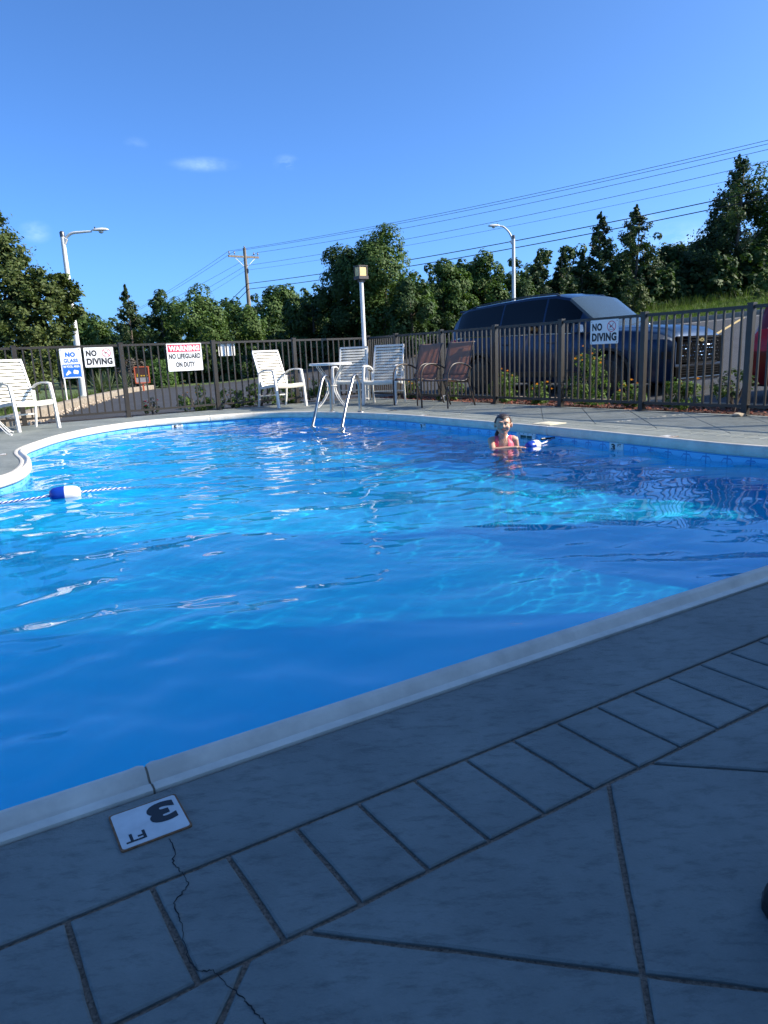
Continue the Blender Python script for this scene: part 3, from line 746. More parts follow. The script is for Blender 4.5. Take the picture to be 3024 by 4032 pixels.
flat(e, 'bottle_symbol', [(-0.100, -0.175), (-0.088, -0.187), (-0.040, -0.160), (-0.012, -0.152), (-0.030, -0.140), (-0.022, -0.128), (-0.042, -0.122), (-0.048, -0.100), (-0.068, -0.128), (-0.094, -0.162)], M['sign_white'], -0.0014)
flat(e, 'can_symbol', [(0.014, -0.150), (0.024, -0.108), (0.034, -0.102), (0.092, -0.115), (0.096, -0.125), (0.088, -0.162), (0.078, -0.170), (0.020, -0.160)], M['sign_white'], -0.0014)
e = sign_base('blank_sign', W(4.875, FENCE_T - 0.032, 1.055), TH, 0.31, 0.235, 'blank white sign back seen behind the pickets of the back fence')

# ------------------------------------------------------------------ white strap chairs
M['white_frame'] = mat('white_powder_coat', (0.72, 0.71, 0.68), rough=0.35, var=0.05, vscale=7)
M['strap'] = mat('white_vinyl_strap', (0.70, 0.67, 0.58), rough=0.45, var=0.08, vscale=5)
def build_strap_chair():
    c = empty('strap_chair'); hw = 0.29
    # profile in (y, z); the chair looks towards -Y
    back = lambda u: (0.20 + 0.26 * u, 0.36 + 0.62 * u)
    for sx in (-1, 1):
        x = sx * hw
        leg = spline([(x, -0.34, 0.0), (x, -0.315, 0.22), (x, -0.285, 0.44), (x, -0.240, 0.640)], 4)
        MB().sweep(leg, [(-.018, -.022), (.018, -.022), (.018, .022), (-.018, .022)], upv=(0, 1, 0)).build('front_leg', M['white_frame'], c, smooth=30)
        arm = spline([(x, -0.255, 0.640), (x, -0.15, 0.655), (x, 0.02, 0.655), (x, 0.18, 0.625), (x, 0.27, 0.585)], 5)
        MB().sweep(arm, [(-.022, -.011), (.022, -.011), (.022, .011), (-.022, .011)]).build('armrest', M['white_frame'], c, smooth=30)
        MB().sweep([(x, 0.255, 0.55), (x, 0.265, 0.36), (x, 0.30, 0.16), (x, 0.34, 0.0)], [(-.014, -.016), (.014, -.016), (.014, .016), (-.014, .016)], upv=(0, 1, 0)).build('rear_leg', M['white_frame'], c, smooth=30)
        y0, z0 = back(0); y1, z1 = back(1)
        MB().bar((x * 0.90, y0, z0), (x * 0.90, y1, z1), 0.030, 0.026, (1, 0, 0)).build('back_frame', M['white_frame'], c)
        MB().sweep(spline([(x * .93, -0.29, 0.370), (x * .93, -0.2, 0.385), (x * .93, 0.0, 0.372), (x * .93, 0.24, 0.345)], 4), [(-.012, -.022), (.012, -.022), (.012, .022), (-.012, .022)]).build('seat_rail', M['white_frame'], c, smooth=30)
    MB().bar((-hw, -0.29, 0.375), (hw, -0.29, 0.375), 0.028, 0.05).build('front_rail', M['white_frame'], c)
    MB().bar((-hw, 0.30, 0.20), (hw, 0.30, 0.20), 0.022, 0.022).build('rear_stretcher', M['white_frame'], c)
    y1, z1 = back(1); MB().bar((-hw * .93, y1, z1 + 0.012), (hw * .93, y1, z1 + 0.012), 0.034, 0.036).build('top_rail', M['white_frame'], c)
    nb = 12
    for k in range(nb):
        u0 = 0.015 + 0.965 * k / nb; u1 = u0 + 0.965 / nb * 0.68
        (ya, za), (yb, zb) = back(u0), back(u1); mb = MB(); w = hw * 0.955
        nrm = Vector((0, -(zb - za), yb - ya)).normalized() * 0.019
        A, B = Vector((0, ya, za)) + nrm, Vector((0, yb, zb)) + nrm; t2 = nrm * (-0.16)
        rows = []
        for i in range(7):
            f = -1 + 2 * i / 6; sag = Vector((0, 0.008 * (1 - f * f), -0.003 * (1 - f * f))); q = Vector((w * f, 0, 0))
            wrap = -nrm * 1.5 if i in (0, 6) else Vector()
            rows.append([A + q + sag + wrap, B + q + sag + wrap, B + q + sag + t2 + wrap, A + q + sag + t2 + wrap, A + q + sag + wrap])
        mb.grid(rows); mb.build('back_strap', M['strap'], c, smooth=35)
    seat = spline([(0, -0.315, 0.352), (0, -0.322, 0.392), (0, -0.285, 0.418), (0, -0.15, 0.412), (0, 0.0, 0.398), (0, 0.20, 0.372)], 6)
    seat = resample(seat, 0.012, False); n = len(seat); ns_ = 7
    for k in range(ns_):
        seg = seat[int(k * n / ns_): int((k + 0.86) * n / ns_) + 1]
        if len(seg) < 2: continue
        mb = MB(); rows = []
        for i in range(7):
            f = -1 + 2 * i / 6; q = Vector((hw * 0.90 * f, 0, -0.012 * (1 - f * f)))
            rows.append([p + q for p in seg] + [p + q + Vector((0, 0.001, -0.004)) for p in seg[::-1]] + [seg[0] + q])
        mb.grid(rows); mb.build('seat_strap', M['strap'], c, smooth=50)
    return c
strap0 = build_strap_chair()
def place(o, x, y, facing, label, cat, group, z=0.0):
    o.location = (x, y, z); o.rotation_euler = (0, 0, R(facing + 90)); tag(o, label, cat, group); return o
SC = 'white strap chairs around the pool'
place(strap0, -1.75, 12.98, -50, 'white strap armchair standing alone left of the pool ladder', 'chair', SC)
place(copy_tree(strap0), -5.13, 10.42, -38, 'white strap armchair at the far left edge of the deck', 'chair', SC)
place(copy_tree(strap0), -0.50, 13.45, -98, 'white strap armchair behind the small white patio table by the lamp post', 'chair', SC)
place(copy_tree(strap0), 0.10, 12.60, -106, 'white strap armchair between the patio table and the brown sling chairs', 'chair', SC)

# ------------------------------------------------------------------ brown sling chairs
M['dark_tube'] = mat('dark_bronze_tube', (0.045, 0.034, 0.030), rough=0.4, spec=0.5)
def sling_material():
    m = mat('brown_mesh_sling', (0.36, 0.25, 0.20), rough=0.8, bump=0.5, bscale=400, bdist=0.002)
    nt = m.node_tree; b = nt.nodes['Principled BSDF']; o = nt.nodes['Material Output']
    tr = nt.nodes.new('ShaderNodeBsdfTranslucent'); tr.inputs['Color'].default_value = (0.54, 0.35, 0.26, 1)
    mx = nt.nodes.new('ShaderNodeMixShader'); mx.inputs[0].default_value = 0.5
    nt.links.new(b.outputs[0], mx.inputs[1]); nt.links.new(tr.outputs[0], mx.inputs[2]); nt.links.new(mx.outputs[0], o.inputs['Surface'])
    return m
M['sling'] = sling_material()
def build_sling_chair():
    c = empty('sling_chair'); hw = 0.255
    for sx in (-1, 1):
        x = sx * hw
        # front leg sweeps up and over into the armrest
        arm = spline([(x * 1.06, -0.30, 0.0), (x * 1.06, -0.305, 0.30), (x * 1.08, -0.285, 0.52), (x * 1.10, -0.20, 0.635), (x * 1.10, -0.06, 0.665), (x * 1.08, 0.12, 0.640), (x * 1.04, 0.27, 0.575)], 6)
        MB().tube(arm, 0.014, 8).build('front_leg_and_arm', M['dark_tube'], c, smooth=60)
        rear = spline([(x, 0.36, 0.0), (x, 0.28, 0.20), (x, 0.20, 0.40), (x, 0.205, 0.50)], 5)
        MB().tube(rear, 0.013, 8).build('rear_leg', M['dark_tube'], c, smooth=60)
        bk = spline([(x * .96, -0.27, 0.432), (x * .96, -0.10, 0.415), (x * .96, 0.10, 0.395), (x * .96, 0.19, 0.43), (x * .96, 0.235, 0.56), (x * .96, 0.29, 0.78), (x * .96, 0.345, 0.955), (x * .96, 0.385, 0.975)], 6)
        MB().tube(bk, 0.012, 8).build('sling_rail', M['dark_tube'], c, smooth=60)
    for y, z in ((-0.28, 0.415), (0.22, 0.38)): MB().tube([(-hw, y, z), (hw, y, z)], 0.011, 8).build('cross_bar', M['dark_tube'], c, smooth=60)
    prof = resample(spline([(0, -0.285, 0.425), (0, -0.25, 0.445), (0, -0.10, 0.425), (0, 0.08, 0.403), (0, 0.175, 0.425), (0, 0.228, 0.56), (0, 0.283, 0.78), (0, 0.335, 0.95), (0, 0.365, 0.985), (0, 0.39, 0.978)], 6), 0.03, False)
    rows = []
    for i in range(9):
        f = -1 + 2 * i / 8
        rows.append([p + Vector((hw * 0.96 * f, 0.022 * (1 - f * f) * (1 if p.z > .5 else 0), -0.02 * (1 - f * f) * (1 if p.z < .5 else 0.2))) for p in prof])
    cut = next(i for i, p in enumerate(prof) if p.z > 0.47 and p.y > 0.1)
    for nm, sl in (('seat_sling', slice(0, cut + 1)), ('back_sling', slice(cut, None))):
        o = MB().grid([r[sl] for r in rows]).build(nm, M['sling'], c, smooth=180)
        so = o.modifiers.new('thickness', 'SOLIDIFY'); so.thickness = 0.003; so.offset = 0
    return c
sl0 = build_sling_chair(); SL = 'brown sling chairs on the far deck'
place(sl0, 0.66, 12.06, -137, 'brown mesh sling chair next to the white strap chair', 'chair', SL)
place(copy_tree(sl0), 1.07, 11.20, -137, 'brown mesh sling chair on the right, nearer the SUV', 'chair', SL)

# ------------------------------------------------------------------ white patio tables
def build_table():
    t = empty('patio_table'); r = 0.36
    MB().lathe([(r - 0.012, 0.700), (r, 0.705), (r + 0.002, 0.722), (r, 0.738), (r - 0.02, 0.741), (0.05, 0.739)], 36).build('table_top', M['white_frame'], t, smooth=40)
    for k in range(4):
        a = R(45 + 90 * k); ca, sa = math.cos(a), math.sin(a); nx, ny = -sa, ca
        for off in (-0.022, 0.022):
            pts = [(0.30, .700), (0.275, .66), (0.20, .58), (0.105, .46), (0.075, .36), (0.10, .25), (0.18, .14), (0.29, .04), (0.345, .012)]
            MB().tube(spline([(q * ca + nx * off, q * sa + ny * off, z) for q, z in pts], 5), 0.006, 8).build('leg', M['white_frame'], t, smooth=60)
        MB().lathe([(0.013, 0.0), (0.016, 0.008), (0.012, 0.02)], 10, c=(0.345 * ca, 0.345 * sa, 0)).build('foot_cap', M['white_frame'], t, smooth=60)
    n = 24; MB().tube([(0.088 * math.cos(2 * math.pi * i / n), 0.088 * math.sin(2 * math.pi * i / n), 0.36) for i in range(n)], 0.007, 6, closed=True).build('leg_ring', M['white_frame'], t, smooth=60)
    return t
t0 = build_table(); TB = 'white patio tables'
place(t0, -0.80, 12.33, 0, 'round white patio table with curved wire legs behind the pool ladder', 'table', TB)
place(copy_tree(t0), -5.24, 9.62, 25, 'white patio table cut off by the left edge of the picture', 'table', TB)

# ------------------------------------------------------------------ pool ladder
M['steel'] = mat('brushed_stainless', (0.36, 0.35, 0.33), rough=0.3, metal=1.0, var=0.1, vscale=20)
lad = empty('pool_ladder', (-0.5, 10.9, 0), 0, 'stainless steel pool ladder with two looped handrails at the far edge', 'ladder')
ends = []
for (fx, fy), (wx, wy) in (((-0.74, 11.07), (-0.985, 10.50)), ((-0.29, 10.80), (-0.535, 10.12))):
    f, w_ = Vector((fx, fy, 0)), Vector((wx, wy, 0)); d = (w_ - f); L_ = d.length; d.normalize()
    pr = [(0, -0.02), (0.0, 0.30), (0.01, 0.42), (0.055, 0.515), (0.14, 0.560), (0.225, 0.525), (0.30, 0.43), (L_ * 0.72, 0.18), (L_ * 0.97, -0.08), (L_ + 0.05, -0.20), (L_ + 0.07, -0.40), (L_ + 0.07, -0.95)]
    off = Vector((-0.5, 10.9, 0))
    MB().tube(spline([f + d * a_ + Vector((0, 0, z)) - off for a_, z in pr], 7), 0.0225, 12).build('handrail', M['steel'], lad, smooth=60)
    MB().lathe([(0.058, 0.0), (0.058, 0.010), (0.050, 0.020), (0.032, 0.026)], 20, c=f - off).build('flange', M['steel'], lad, smooth=40)
    ends.append(f + d * (L_ + 0.07) - off)
for z in (-0.36, -0.62, -0.88):
    MB().bar(ends[0] + Vector((0, 0, z)), ends[1] + Vector((0, 0, z)), 0.085, 0.028).build('tread', M['coping'], lad, bevel=0.006)

# ------------------------------------------------------------------ lamp post with a square lantern
M['lamp_brown'] = mat('lantern_brown', (0.050, 0.034, 0.028), rough=0.5)
M['lamp_panel'] = mat('cream_acrylic_panel', (0.74, 0.53, 0.22), rough=0.35)
lp = empty('lamp_post', (-0.235, 14.0, 0), TH, 'white lamp post with a square brown and cream lantern in the fence corner', 'lamp post')
MB().lathe([(0.044, 0), (0.044, 0.04), (0.042, 0.05), (0.038, 2.24)], 16).build('pole', M['white_frame'], lp, smooth=40)
MB().lathe([(0.085, 0), (0.085, 0.02), (0.05, 0.035)], 16).build('base_plate', M['white_frame'], lp, smooth=40)
ln_ = MB().box((0, 0, 2.265), (0.205, 0.205, 0.055)); ln_.box((0, 0, 2.215), (0.10, 0.10, 0.05)); ln_.build('lantern_base', M['lamp_brown'], lp)
for k in range(4):
    a = math.pi / 2 * k
    o = MB().box((0.0, -0.078, 2.375), (0.145, 0.010, 0.165)).build('lantern_panel', M['lamp_panel'], lp); o.rotation_euler = (0, 0, a)
    o = MB().box((0.086, -0.086, 2.378), (0.016, 0.016, 0.175)).build('corner_bar', M['lamp_brown'], lp); o.rotation_euler = (0, 0, a)
MB().box((0, 0, 2.474), (0.20, 0.20, 0.018)).build('lantern_cap', M['lamp_brown'], lp)
# small white tap head on the side fence
M['rock'] = mat('pale_rock', (0.42, 0.36, 0.28), rough=0.9, var=0.3, vscale=40, bump=0.8, bscale=60)
def rock(name, loc, sx, sy, sz, seed, label):
    bm = bmesh.new(); bmesh.ops.create_icosphere(bm, subdivisions=2, radius=1.0); r_ = random.Random(seed)
    for v in bm.verts: v.co *= r_.uniform(.78, 1.1); v.co.x *= sx; v.co.y *= sy; v.co.z = max(-0.4, v.co.z) * sz
    me = bpy.data.meshes.new(name); bm.to_mesh(me); bm.free()
    o = link(name, me, M['rock']); o.location = loc; tag(o, label, 'rock'); return o
p = W(7.62, -4.42); rock('rock', (p.x, p.y, 0.012), 0.075, 0.04, 0.035, 3, 'pale broken rock lying at the foot of the side fence')
tp = empty('garden_tap', W(7.70, -9.75), TH - math.pi / 2, 'small white garden tap by the post behind the brown chairs', 'tap')
MB().tube([(0, 0, 0), (0, 0, 0.09)], 0.011, 8).build('riser', M['white_frame'], tp); MB().tube([(0, 0, 0.085), (0, -0.045, 0.085), (0, -0.06, 0.06)], 0.012, 8).build('spout', M['white_frame'], tp, smooth=60)
MB().lathe([(0.024, 0), (0.028, 0.006), (0.022, 0.012)], 8, c=(0, 0, 0.10)).build('handle', M['white_frame'], tp)
# ------------------------------------------------------------------ skimmer, depth markers
M['abs_white'] = mat('white_plastic', (0.70, 0.71, 0.70), rough=.4, var=.05, vscale=20); M['abs_cream'] = mat('cream_plastic', (0.70, 0.64, 0.48), rough=.5, var=.06, vscale=12)
M['dark_hole'] = mat('skimmer_throat', (0.02, 0.06, 0.05), rough=.6); M['float_blue'] = mat('blue_float_plastic', (0.006, 0.045, 0.36), rough=.3, spec=.5); M['float_white'] = mat('white_float_plastic', (0.80, 0.80, 0.78), rough=.35)
def on_wall(t_, z, s_guess=5.6):
    """frame on the right-hand wall at t: position and facing angle"""
    i = rim_near(s_guess, t_); n = RIM_N[i]; p = RIM[i] + n * 0.0695; return Vector((p.x, p.y, z)), math.atan2(n.y, n.x) + math.pi / 2
loc, rz = on_wall(-5.66, -0.118)
sk_ = MB()
for a, b, w_, h_ in ((0, .034, .30, .030), (0, -.048, .30, .022), (-.122, -.007, .056, .06), (.122, -.007, .056, .06)): sk_.box((a, -.004, b), (w_, .012, h_))
sko = sk_.build('skimmer_plate', M['abs_white'], pool); sko.location = loc; sko.rotation_euler = (0, 0, rz)
MB().box((0, .004, -.007), (.19, .006, .062)).build('skimmer_mouth', M['dark_hole'], sko); MB().box((0, -.001, -.007), (.008, .006, .058)).build('skimmer_bar', M['abs_cream'], sko)
for k in range(4): MB().lathe([(.006, 0), (.006, .003)], 8, c=(-.105 + .07 * k, -.010, .036), axis=(0, -1, 0)).build('screw', M['bolt'], sko)
def wall_marker(i, txt, z=-.115, w_=.17, label=None):
    n = RIM_N[i]; p = RIM[i] + n * .0695; o = MB().box((0, -.002, 0), (w_, .006, .078)).build('depth_marker', M['abs_white'], pool)
    o.location = (p.x, p.y, z); o.rotation_euler = (0, 0, math.atan2(n.y, n.x) + math.pi / 2); o['label'] = label
    a = link('numeral', fit_text(txt, .050, .060, .05), M['ink'], o); a.rotation_euler = (R(90), 0, 0); a.location = (-.036, -.0062, -.002)
    b = link('lettering', fit_text('FT', .044, .028, .03), M['ink'], o); b.rotation_euler = (R(90), 0, 0); b.location = (.040, -.0062, .018)
wall_marker(rim_index(-3.1, 11.05), '5', label='white wall plate reading 5 FT below the far left coping')
wall_marker(rim_near(5.6, -4.42), '3', label='white wall plate reading 3 FT on the right wall')
wall_marker(rim_near(5.72, -7.62), '3', z=-.118, w_=.12, label='small white depth plate left of the swimmer')
# flush tiles in the far deck and the skimmer lid
lid = empty('skimmer_lid', W(5.95, -5.65, 0.0), TH - math.pi / 2, 'square cream plastic skimmer lid in the deck behind the swimmer', 'lid')
MB().prism(rbox(.135, .135, .012), .001, .009).build('frame', M['abs_cream'], lid); MB().lathe([(.105, .009), (.105, .0125), (.10, .0135)], 28).build('cover', M['abs_cream'], lid, smooth=30)
def deck_tile(i, label):
    n = -RIM_N[i]; p = RIM[i] + n * .13; t_ = copy_tree(tile, deck); t_.location = (p.x, p.y, .0008); t_.rotation_euler = (0, 0, math.atan2(n.y, n.x) - math.pi / 2 + math.pi); t_['label'] = label
deck_tile(rim_near(5.57, -3.95), 'white depth tile in the right-hand deck border'); deck_tile(rim_near(5.72, -7.9), 'white depth tile in the deck near the brown chairs'); deck_tile(rim_index(-3.85, 7.35), 'white depth tile in the deck at the left edge')

# ------------------------------------------------------------------ safety rope with two floats
RG = 'safety ropes with floats'
rope = empty('safety_rope', (0, 0, 0), 0, 'blue and white twisted rope with an oval float at the left side of the pool', 'rope', RG)
rope2 = empty('safety_rope', (0, 0, 0), 0, 'short rope with a blue and white float beside the child', 'rope', RG)
fA, fB = Vector((-2.45, 5.40, WATER_Z + .022)), Vector((1.53, 7.12, WATER_Z + .004))
endL = RIM[rim_index(-3.3, 5.0)] + RIM_N[rim_index(-3.3, 5.0)] * .07; endL.z = -.10
iw = rim_near(5.66, -5.2); endR = RIM[iw] + RIM_N[iw] * .07; endR.z = -.095
for par, knots in ((rope, [endL, Vector((-2.85, 5.22, WATER_Z + .008)), fA, Vector((-2.19, 5.60, WATER_Z + .010)), Vector((-1.95, 5.68, WATER_Z - .004)), Vector((-1.6, 5.76, WATER_Z - .03)), Vector((-1.3, 5.82, WATER_Z - .09))]),
                   (rope2, [Vector((1.42, 7.02, WATER_Z - .02)), fB, Vector((1.66, 7.24, WATER_Z + .01)), endR])):
    path = resample(spline(knots, 10), .011, False)
    for ph, m_ in ((0, M['float_blue']), (math.pi / 2, M['float_white']), (math.pi, M['float_blue']), (1.5 * math.pi, M['float_white'])):
        pts = []
        for k, p in enumerate(path):
            d = (path[min(k + 1, len(path) - 1)] - path[max(k - 1, 0)]).normalized(); x_ = d.cross(Vector((0, 0, 1))).normalized(); y_ = x_.cross(d); a = ph + k * .011 / .075 * 2 * math.pi
            pts.append(p + (x_ * math.cos(a) + y_ * math.sin(a)) * .0048)
        MB().tube(pts, .0048, 5).build('strand', m_, par, smooth=60)
def float_(p, d, k=1.0, rope=rope, name='float'):
    d = Vector(d).normalized(); L_ = .112 * k; r_ = .062 * k
    pr = [(.012, 0.0), (r_ * .55, .004), (r_ * .85, .025 * k), (r_ * .97, .06 * k), (r_, L_)]
    f = MB().lathe([(a, b - L_) for a, b in pr], 24, axis=d).build(name, M['float_blue'], rope, smooth=50); f.location = p
    MB().lathe([(a, L_ - b) for a, b in pr[::-1]], 24, axis=d).build('white_half', M['float_white'], f, smooth=50)
float_(fA, (.93, .30, 0.0)); float_(fB, (.80, .58, .06), .84, rope2)
MB().tube([endR - Vector((.16, .10, -.005)), endR], .012, 6).build('rope_clip', M['trim_black'], rope2, smooth=60)

# ------------------------------------------------------------------ child standing in the water, head and shoulders above it
def skin_material():
    m = mat('skin', (0.56, 0.33, 0.235), rough=.45, var=.05, vscale=30); b = m.node_tree.nodes['Principled BSDF']; b.inputs['Subsurface Weight'].default_value = .12; b.inputs['Subsurface Radius'].default_value = (.01, .004, .002); return m
M['skin'] = skin_material(); M['hair'] = mat('wet_dark_hair', (0.040, 0.025, 0.018), rough=.42, spec=.6, bump=.5, bscale=120, stretch=(1, .25, .25)); M['swim_pink'] = mat('coral_pink_swimsuit', (0.72, 0.12, 0.19), rough=.55, var=.06, vscale=40)
M['eye_white'] = mat('eye_white', (.6, .58, .55), rough=.2); M['lips'] = mat('lips', (.42, .15, .13), rough=.4)
HC = Vector((0, 0, .232))
def ellipsoid(bm, c, r, rot=None, seg=16):
    c = Vector(c); nv = seg // 2; vs = []
    for i in range(1, nv):
        ph = math.pi * i / nv
        for j in range(seg):
            th = 2 * math.pi * j / seg; q = Vector((r[0] * math.sin(ph) * math.cos(th), r[1] * math.sin(ph) * math.sin(th), r[2] * math.cos(ph))); vs.append(c + (rot @ q if rot is not None else q))
    for z in (1, -1):
        q = Vector((0, 0, r[2] * z)); vs.append(c + (rot @ q if rot is not None else q))
    fs = [(i * seg + j, (i + 1) * seg + j, (i + 1) * seg + (j + 1) % seg, i * seg + (j + 1) % seg) for i in range(nv - 2) for j in range(seg)]
    T = len(vs) - 2
    fs += [(T, j, (j + 1) % seg) for j in range(seg)] + [(T + 1, (nv - 2) * seg + (j + 1) % seg, (nv - 2) * seg + j) for j in range(seg)]
    bm.add(vs, fs)
def capsule(bm, a, b, ra, rb, k=7):
    a, b = Vector(a), Vector(b)
    for i in range(k + 1):
        t = i / k; r = ra + (rb - ra) * t; ellipsoid(bm, a.lerp(b, t), (r, r, r), seg=12)
bm = MB()
ellipsoid(bm, HC + Vector((0, .014, .020)), (.080, .088, .080)); ellipsoid(bm, HC + Vector((0, -.020, -.022)), (.069, .064, .078)); ellipsoid(bm, HC + Vector((0, -.048, -.074)), (.030, .028, .022))
ellipsoid(bm, HC + Vector((0, -.086, -.018)), (.011, .014, .012)); ellipsoid(bm, HC + Vector((0, -.080, .002)), (.007, .010, .022))
for s_ in (-1, 1):
    ellipsoid(bm, HC + Vector((s_ * .084, .010, -.012)), (.010, .018, .028)); ellipsoid(bm, HC + Vector((s_ * .038, -.060, -.030)), (.027, .020, .024)); ellipsoid(bm, HC + Vector((s_ * .028, -.070, .026)), (.026, .014, .009))
capsule(bm, HC + Vector((0, .020, -.07)), (0, .034, .085), .041, .048)
capsule(bm, (-.100, .028, .070), (.098, .046, .072), .040, .040); ellipsoid(bm, (0, .034, -.005), (.112, .072, .115)); ellipsoid(bm, (0, .034, -.16), (.098, .068, .15)); ellipsoid(bm, (0, .044, -.32), (.115, .085, .10))
for s_ in (-1, 1):
    capsule(bm, (s_ * .058, .044, -.36), (s_ * .065, .03, -.62), .060, .044); capsule(bm, (s_ * .065, .03, -.62), (s_ * .068, .07, -.83), .042, .030); ellipsoid(bm, (s_ * .07, .03, -.86), (.032, .075, .022))
ARM = [((-.122, .022, .066), (-.105, -.085, -.018), .037, .030), ((-.105, -.085, -.018), (.125, -.105, .004), .029, .019)]
ARM2 = [((.118, .046, .066), (.148, .085, -.125), .036, .029), ((.148, .085, -.125), (.175, -.04, -.24), .028, .019)]
for a, b, ra, rb in ARM + ARM2: capsule(bm, a, b, ra, rb, 26)
def hand(bm, w_, d, side):
    w_, d = Vector(w_), Vector(d).normalized(); s_ = d.cross(Vector((0, 0, 1))).normalized() * side
    ellipsoid(bm, w_ + d * .032, (.030, .022, .010), Matrix((d, s_, d.cross(s_))).transposed())
    for k, l in enumerate((.040, .046, .043, .034)):
        b0 = w_ + d * .052 + s_ * (-.018 + .012 * k); b1 = b0 + d * l * .55 + s_ * (-.004 + .003 * k); b2 = b1 + d * l * .5 + Vector((0, 0, -.012)); capsule(bm, b0, b1, .0062, .0058, 4); capsule(bm, b1, b2, .0058, .005, 4)
    t0 = w_ + d * .018 - s_ * .020; capsule(bm, t0, t0 - s_ * .016 + d * .020, .0075, .0066, 4); capsule(bm, t0 - s_ * .016 + d * .020, t0 - s_ * .018 + d * .042 + Vector((0, 0, -.006)), .0066, .0055, 4)
hand(bm, (.130, -.106, .005), (1, .12, -.02), 1); hand(bm, (.177, -.05, -.245), (.2, -.9, -.2), 1)
me = bm.mesh('child_body')
tmp = bpy.data.objects.new('child_tmp', me); col.objects.link(tmp)
r_ = tmp.modifiers.new('r', 'REMESH'); r_.mode = 'VOXEL'; r_.voxel_size = .0055; sm_ = tmp.modifiers.new('s', 'SMOOTH'); sm_.factor = .5; sm_.iterations = 5
dg = bpy.context.evaluated_depsgraph_get(); dg.update(); body = bpy.data.meshes.new_from_object(tmp.evaluated_get(dg)); bpy.data.objects.remove(tmp)
co = np.zeros(len(body.vertices) * 3); body.vertices.foreach_get('co', co); co = co.reshape(-1, 3); H_ = np.array(HC)
for s_ in (-1, 1):                                         # eye sockets and the line of the mouth
    d = (co - (H_ + np.array([s_ * .031, -.085, .006]))) / np.array([.018, .03, .011]); k = np.exp(-(d ** 2).sum(1)); co[:, 1] += .006 * k
d = (co - (H_ + np.array([0, -.085, -.048]))) / np.array([.024, .03, .004]); co[:, 1] += .004 * np.exp(-(d ** 2).sum(1))
body.vertices.foreach_set('co', co.ravel()); body.update(); body.shade_smooth(); body.name = 'body'; body.materials.clear()
child = empty('person', (1.235, 7.14, WATER_Z), R(-8), 'child in a coral pink swimsuit with wet dark hair standing in the pool', 'person')
bo_ = link('body', body, M['skin'], child)
nrm = np.zeros(len(body.vertices) * 3); body.vertices.foreach_get('normal', nrm); nrm = nrm.reshape(-1, 3)
polys = np.zeros(len(body.loops), np.int32); body.loops.foreach_get('vertex_index', polys); polys = polys.reshape(-1, 4); pc = co[polys].mean(1)
def seg_d(P, a, b):
    a, b = np.array(a), np.array(b); t = np.clip(((P - a) @ (b - a)) / ((b - a) @ (b - a)), 0, 1); return np.linalg.norm(P - a - t[:, None] * (b - a), axis=1)
arm_d = np.min([seg_d(pc, a, b) for a, b, _, _ in ARM + ARM2], 0)
def shell(name, mask, off, m_, jitter=0.0):
    ids, inv = np.unique(polys[mask], return_inverse=True)
    o = link(name, np_mesh(name, co[ids] + nrm[ids] * off, inv.reshape(-1, 4), True), m_, child)
    s2 = o.modifiers.new('t', 'SOLIDIFY'); s2.thickness = off * .9; s2.offset = -1; return o
tor = (pc[:, 2] < .052) & (pc[:, 2] > -.38) & (np.abs(pc[:, 0]) < .125) & (arm_d > .046)
scoop = (pc[:, 2] > .010) & (np.abs(pc[:, 0]) < .045) & (pc[:, 1] < .05); straps = (np.abs(np.abs(pc[:, 0]) - .066) < .021) & (pc[:, 2] >= .03) & (pc[:, 2] < .135) & (arm_d > .028)
leg = (pc[:, 2] < -.34) & (np.abs(pc[:, 0]) > .085)
shell('swimsuit', (tor & ~scoop & ~leg) | straps, .0035, M['swim_pink'])
q = pc - H_
hairm = (q[:, 2] > -.085) & ((q[:, 2] > .052 - .10 * np.clip(q[:, 1] + .03, 0, .2) / .2 + .020 * np.abs(q[:, 0]) / .07) | ((q[:, 1] > .012) & (q[:, 2] > -.075)) | ((np.abs(q[:, 0]) > .060) & (q[:, 1] > -.022) & (q[:, 2] > .012))) & ~((np.abs(q[:, 0]) > .078) & (q[:, 2] < .018) & (q[:, 1] < .03))
hairm &= np.linalg.norm(q, axis=1) < .15
shell('hair', hairm, .0065, M['hair'])
for k in range(26):
    a_ = rnd.uniform(-1.25, 1.25); r0_ = .083 + rnd.uniform(0, .004)
    MB().tube(spline([HC + Vector((math.sin(a_) * .030, -.050 + abs(a_) * .014, .088 - abs(a_) * .008)), HC + Vector((math.sin(a_) * r0_ * .80, -.012, .068 - abs(a_) * .012)), HC + Vector((math.sin(a_) * (r0_ + .006), .030 + rnd.uniform(-.01, .01), .025 - abs(a_) * .01)), HC + Vector((math.sin(a_) * r0_ * .8, .075, -.03))], 4), [.0034] * 9 + [.003] * 3 + [.0012], 5).build('hair_strand', M['hair'], child, smooth=60)
MB().tube(spline([HC + Vector((-.02, .09, -.01)), HC + Vector((-.045, .088, -.07)), HC + Vector((-.07, .065, -.125)), HC + Vector((-.075, .05, -.18))], 5), [.022] * 5 + [.020] * 5 + [.014] * 5 + [.004], 8).build('ponytail', M['hair'], child, smooth=60)
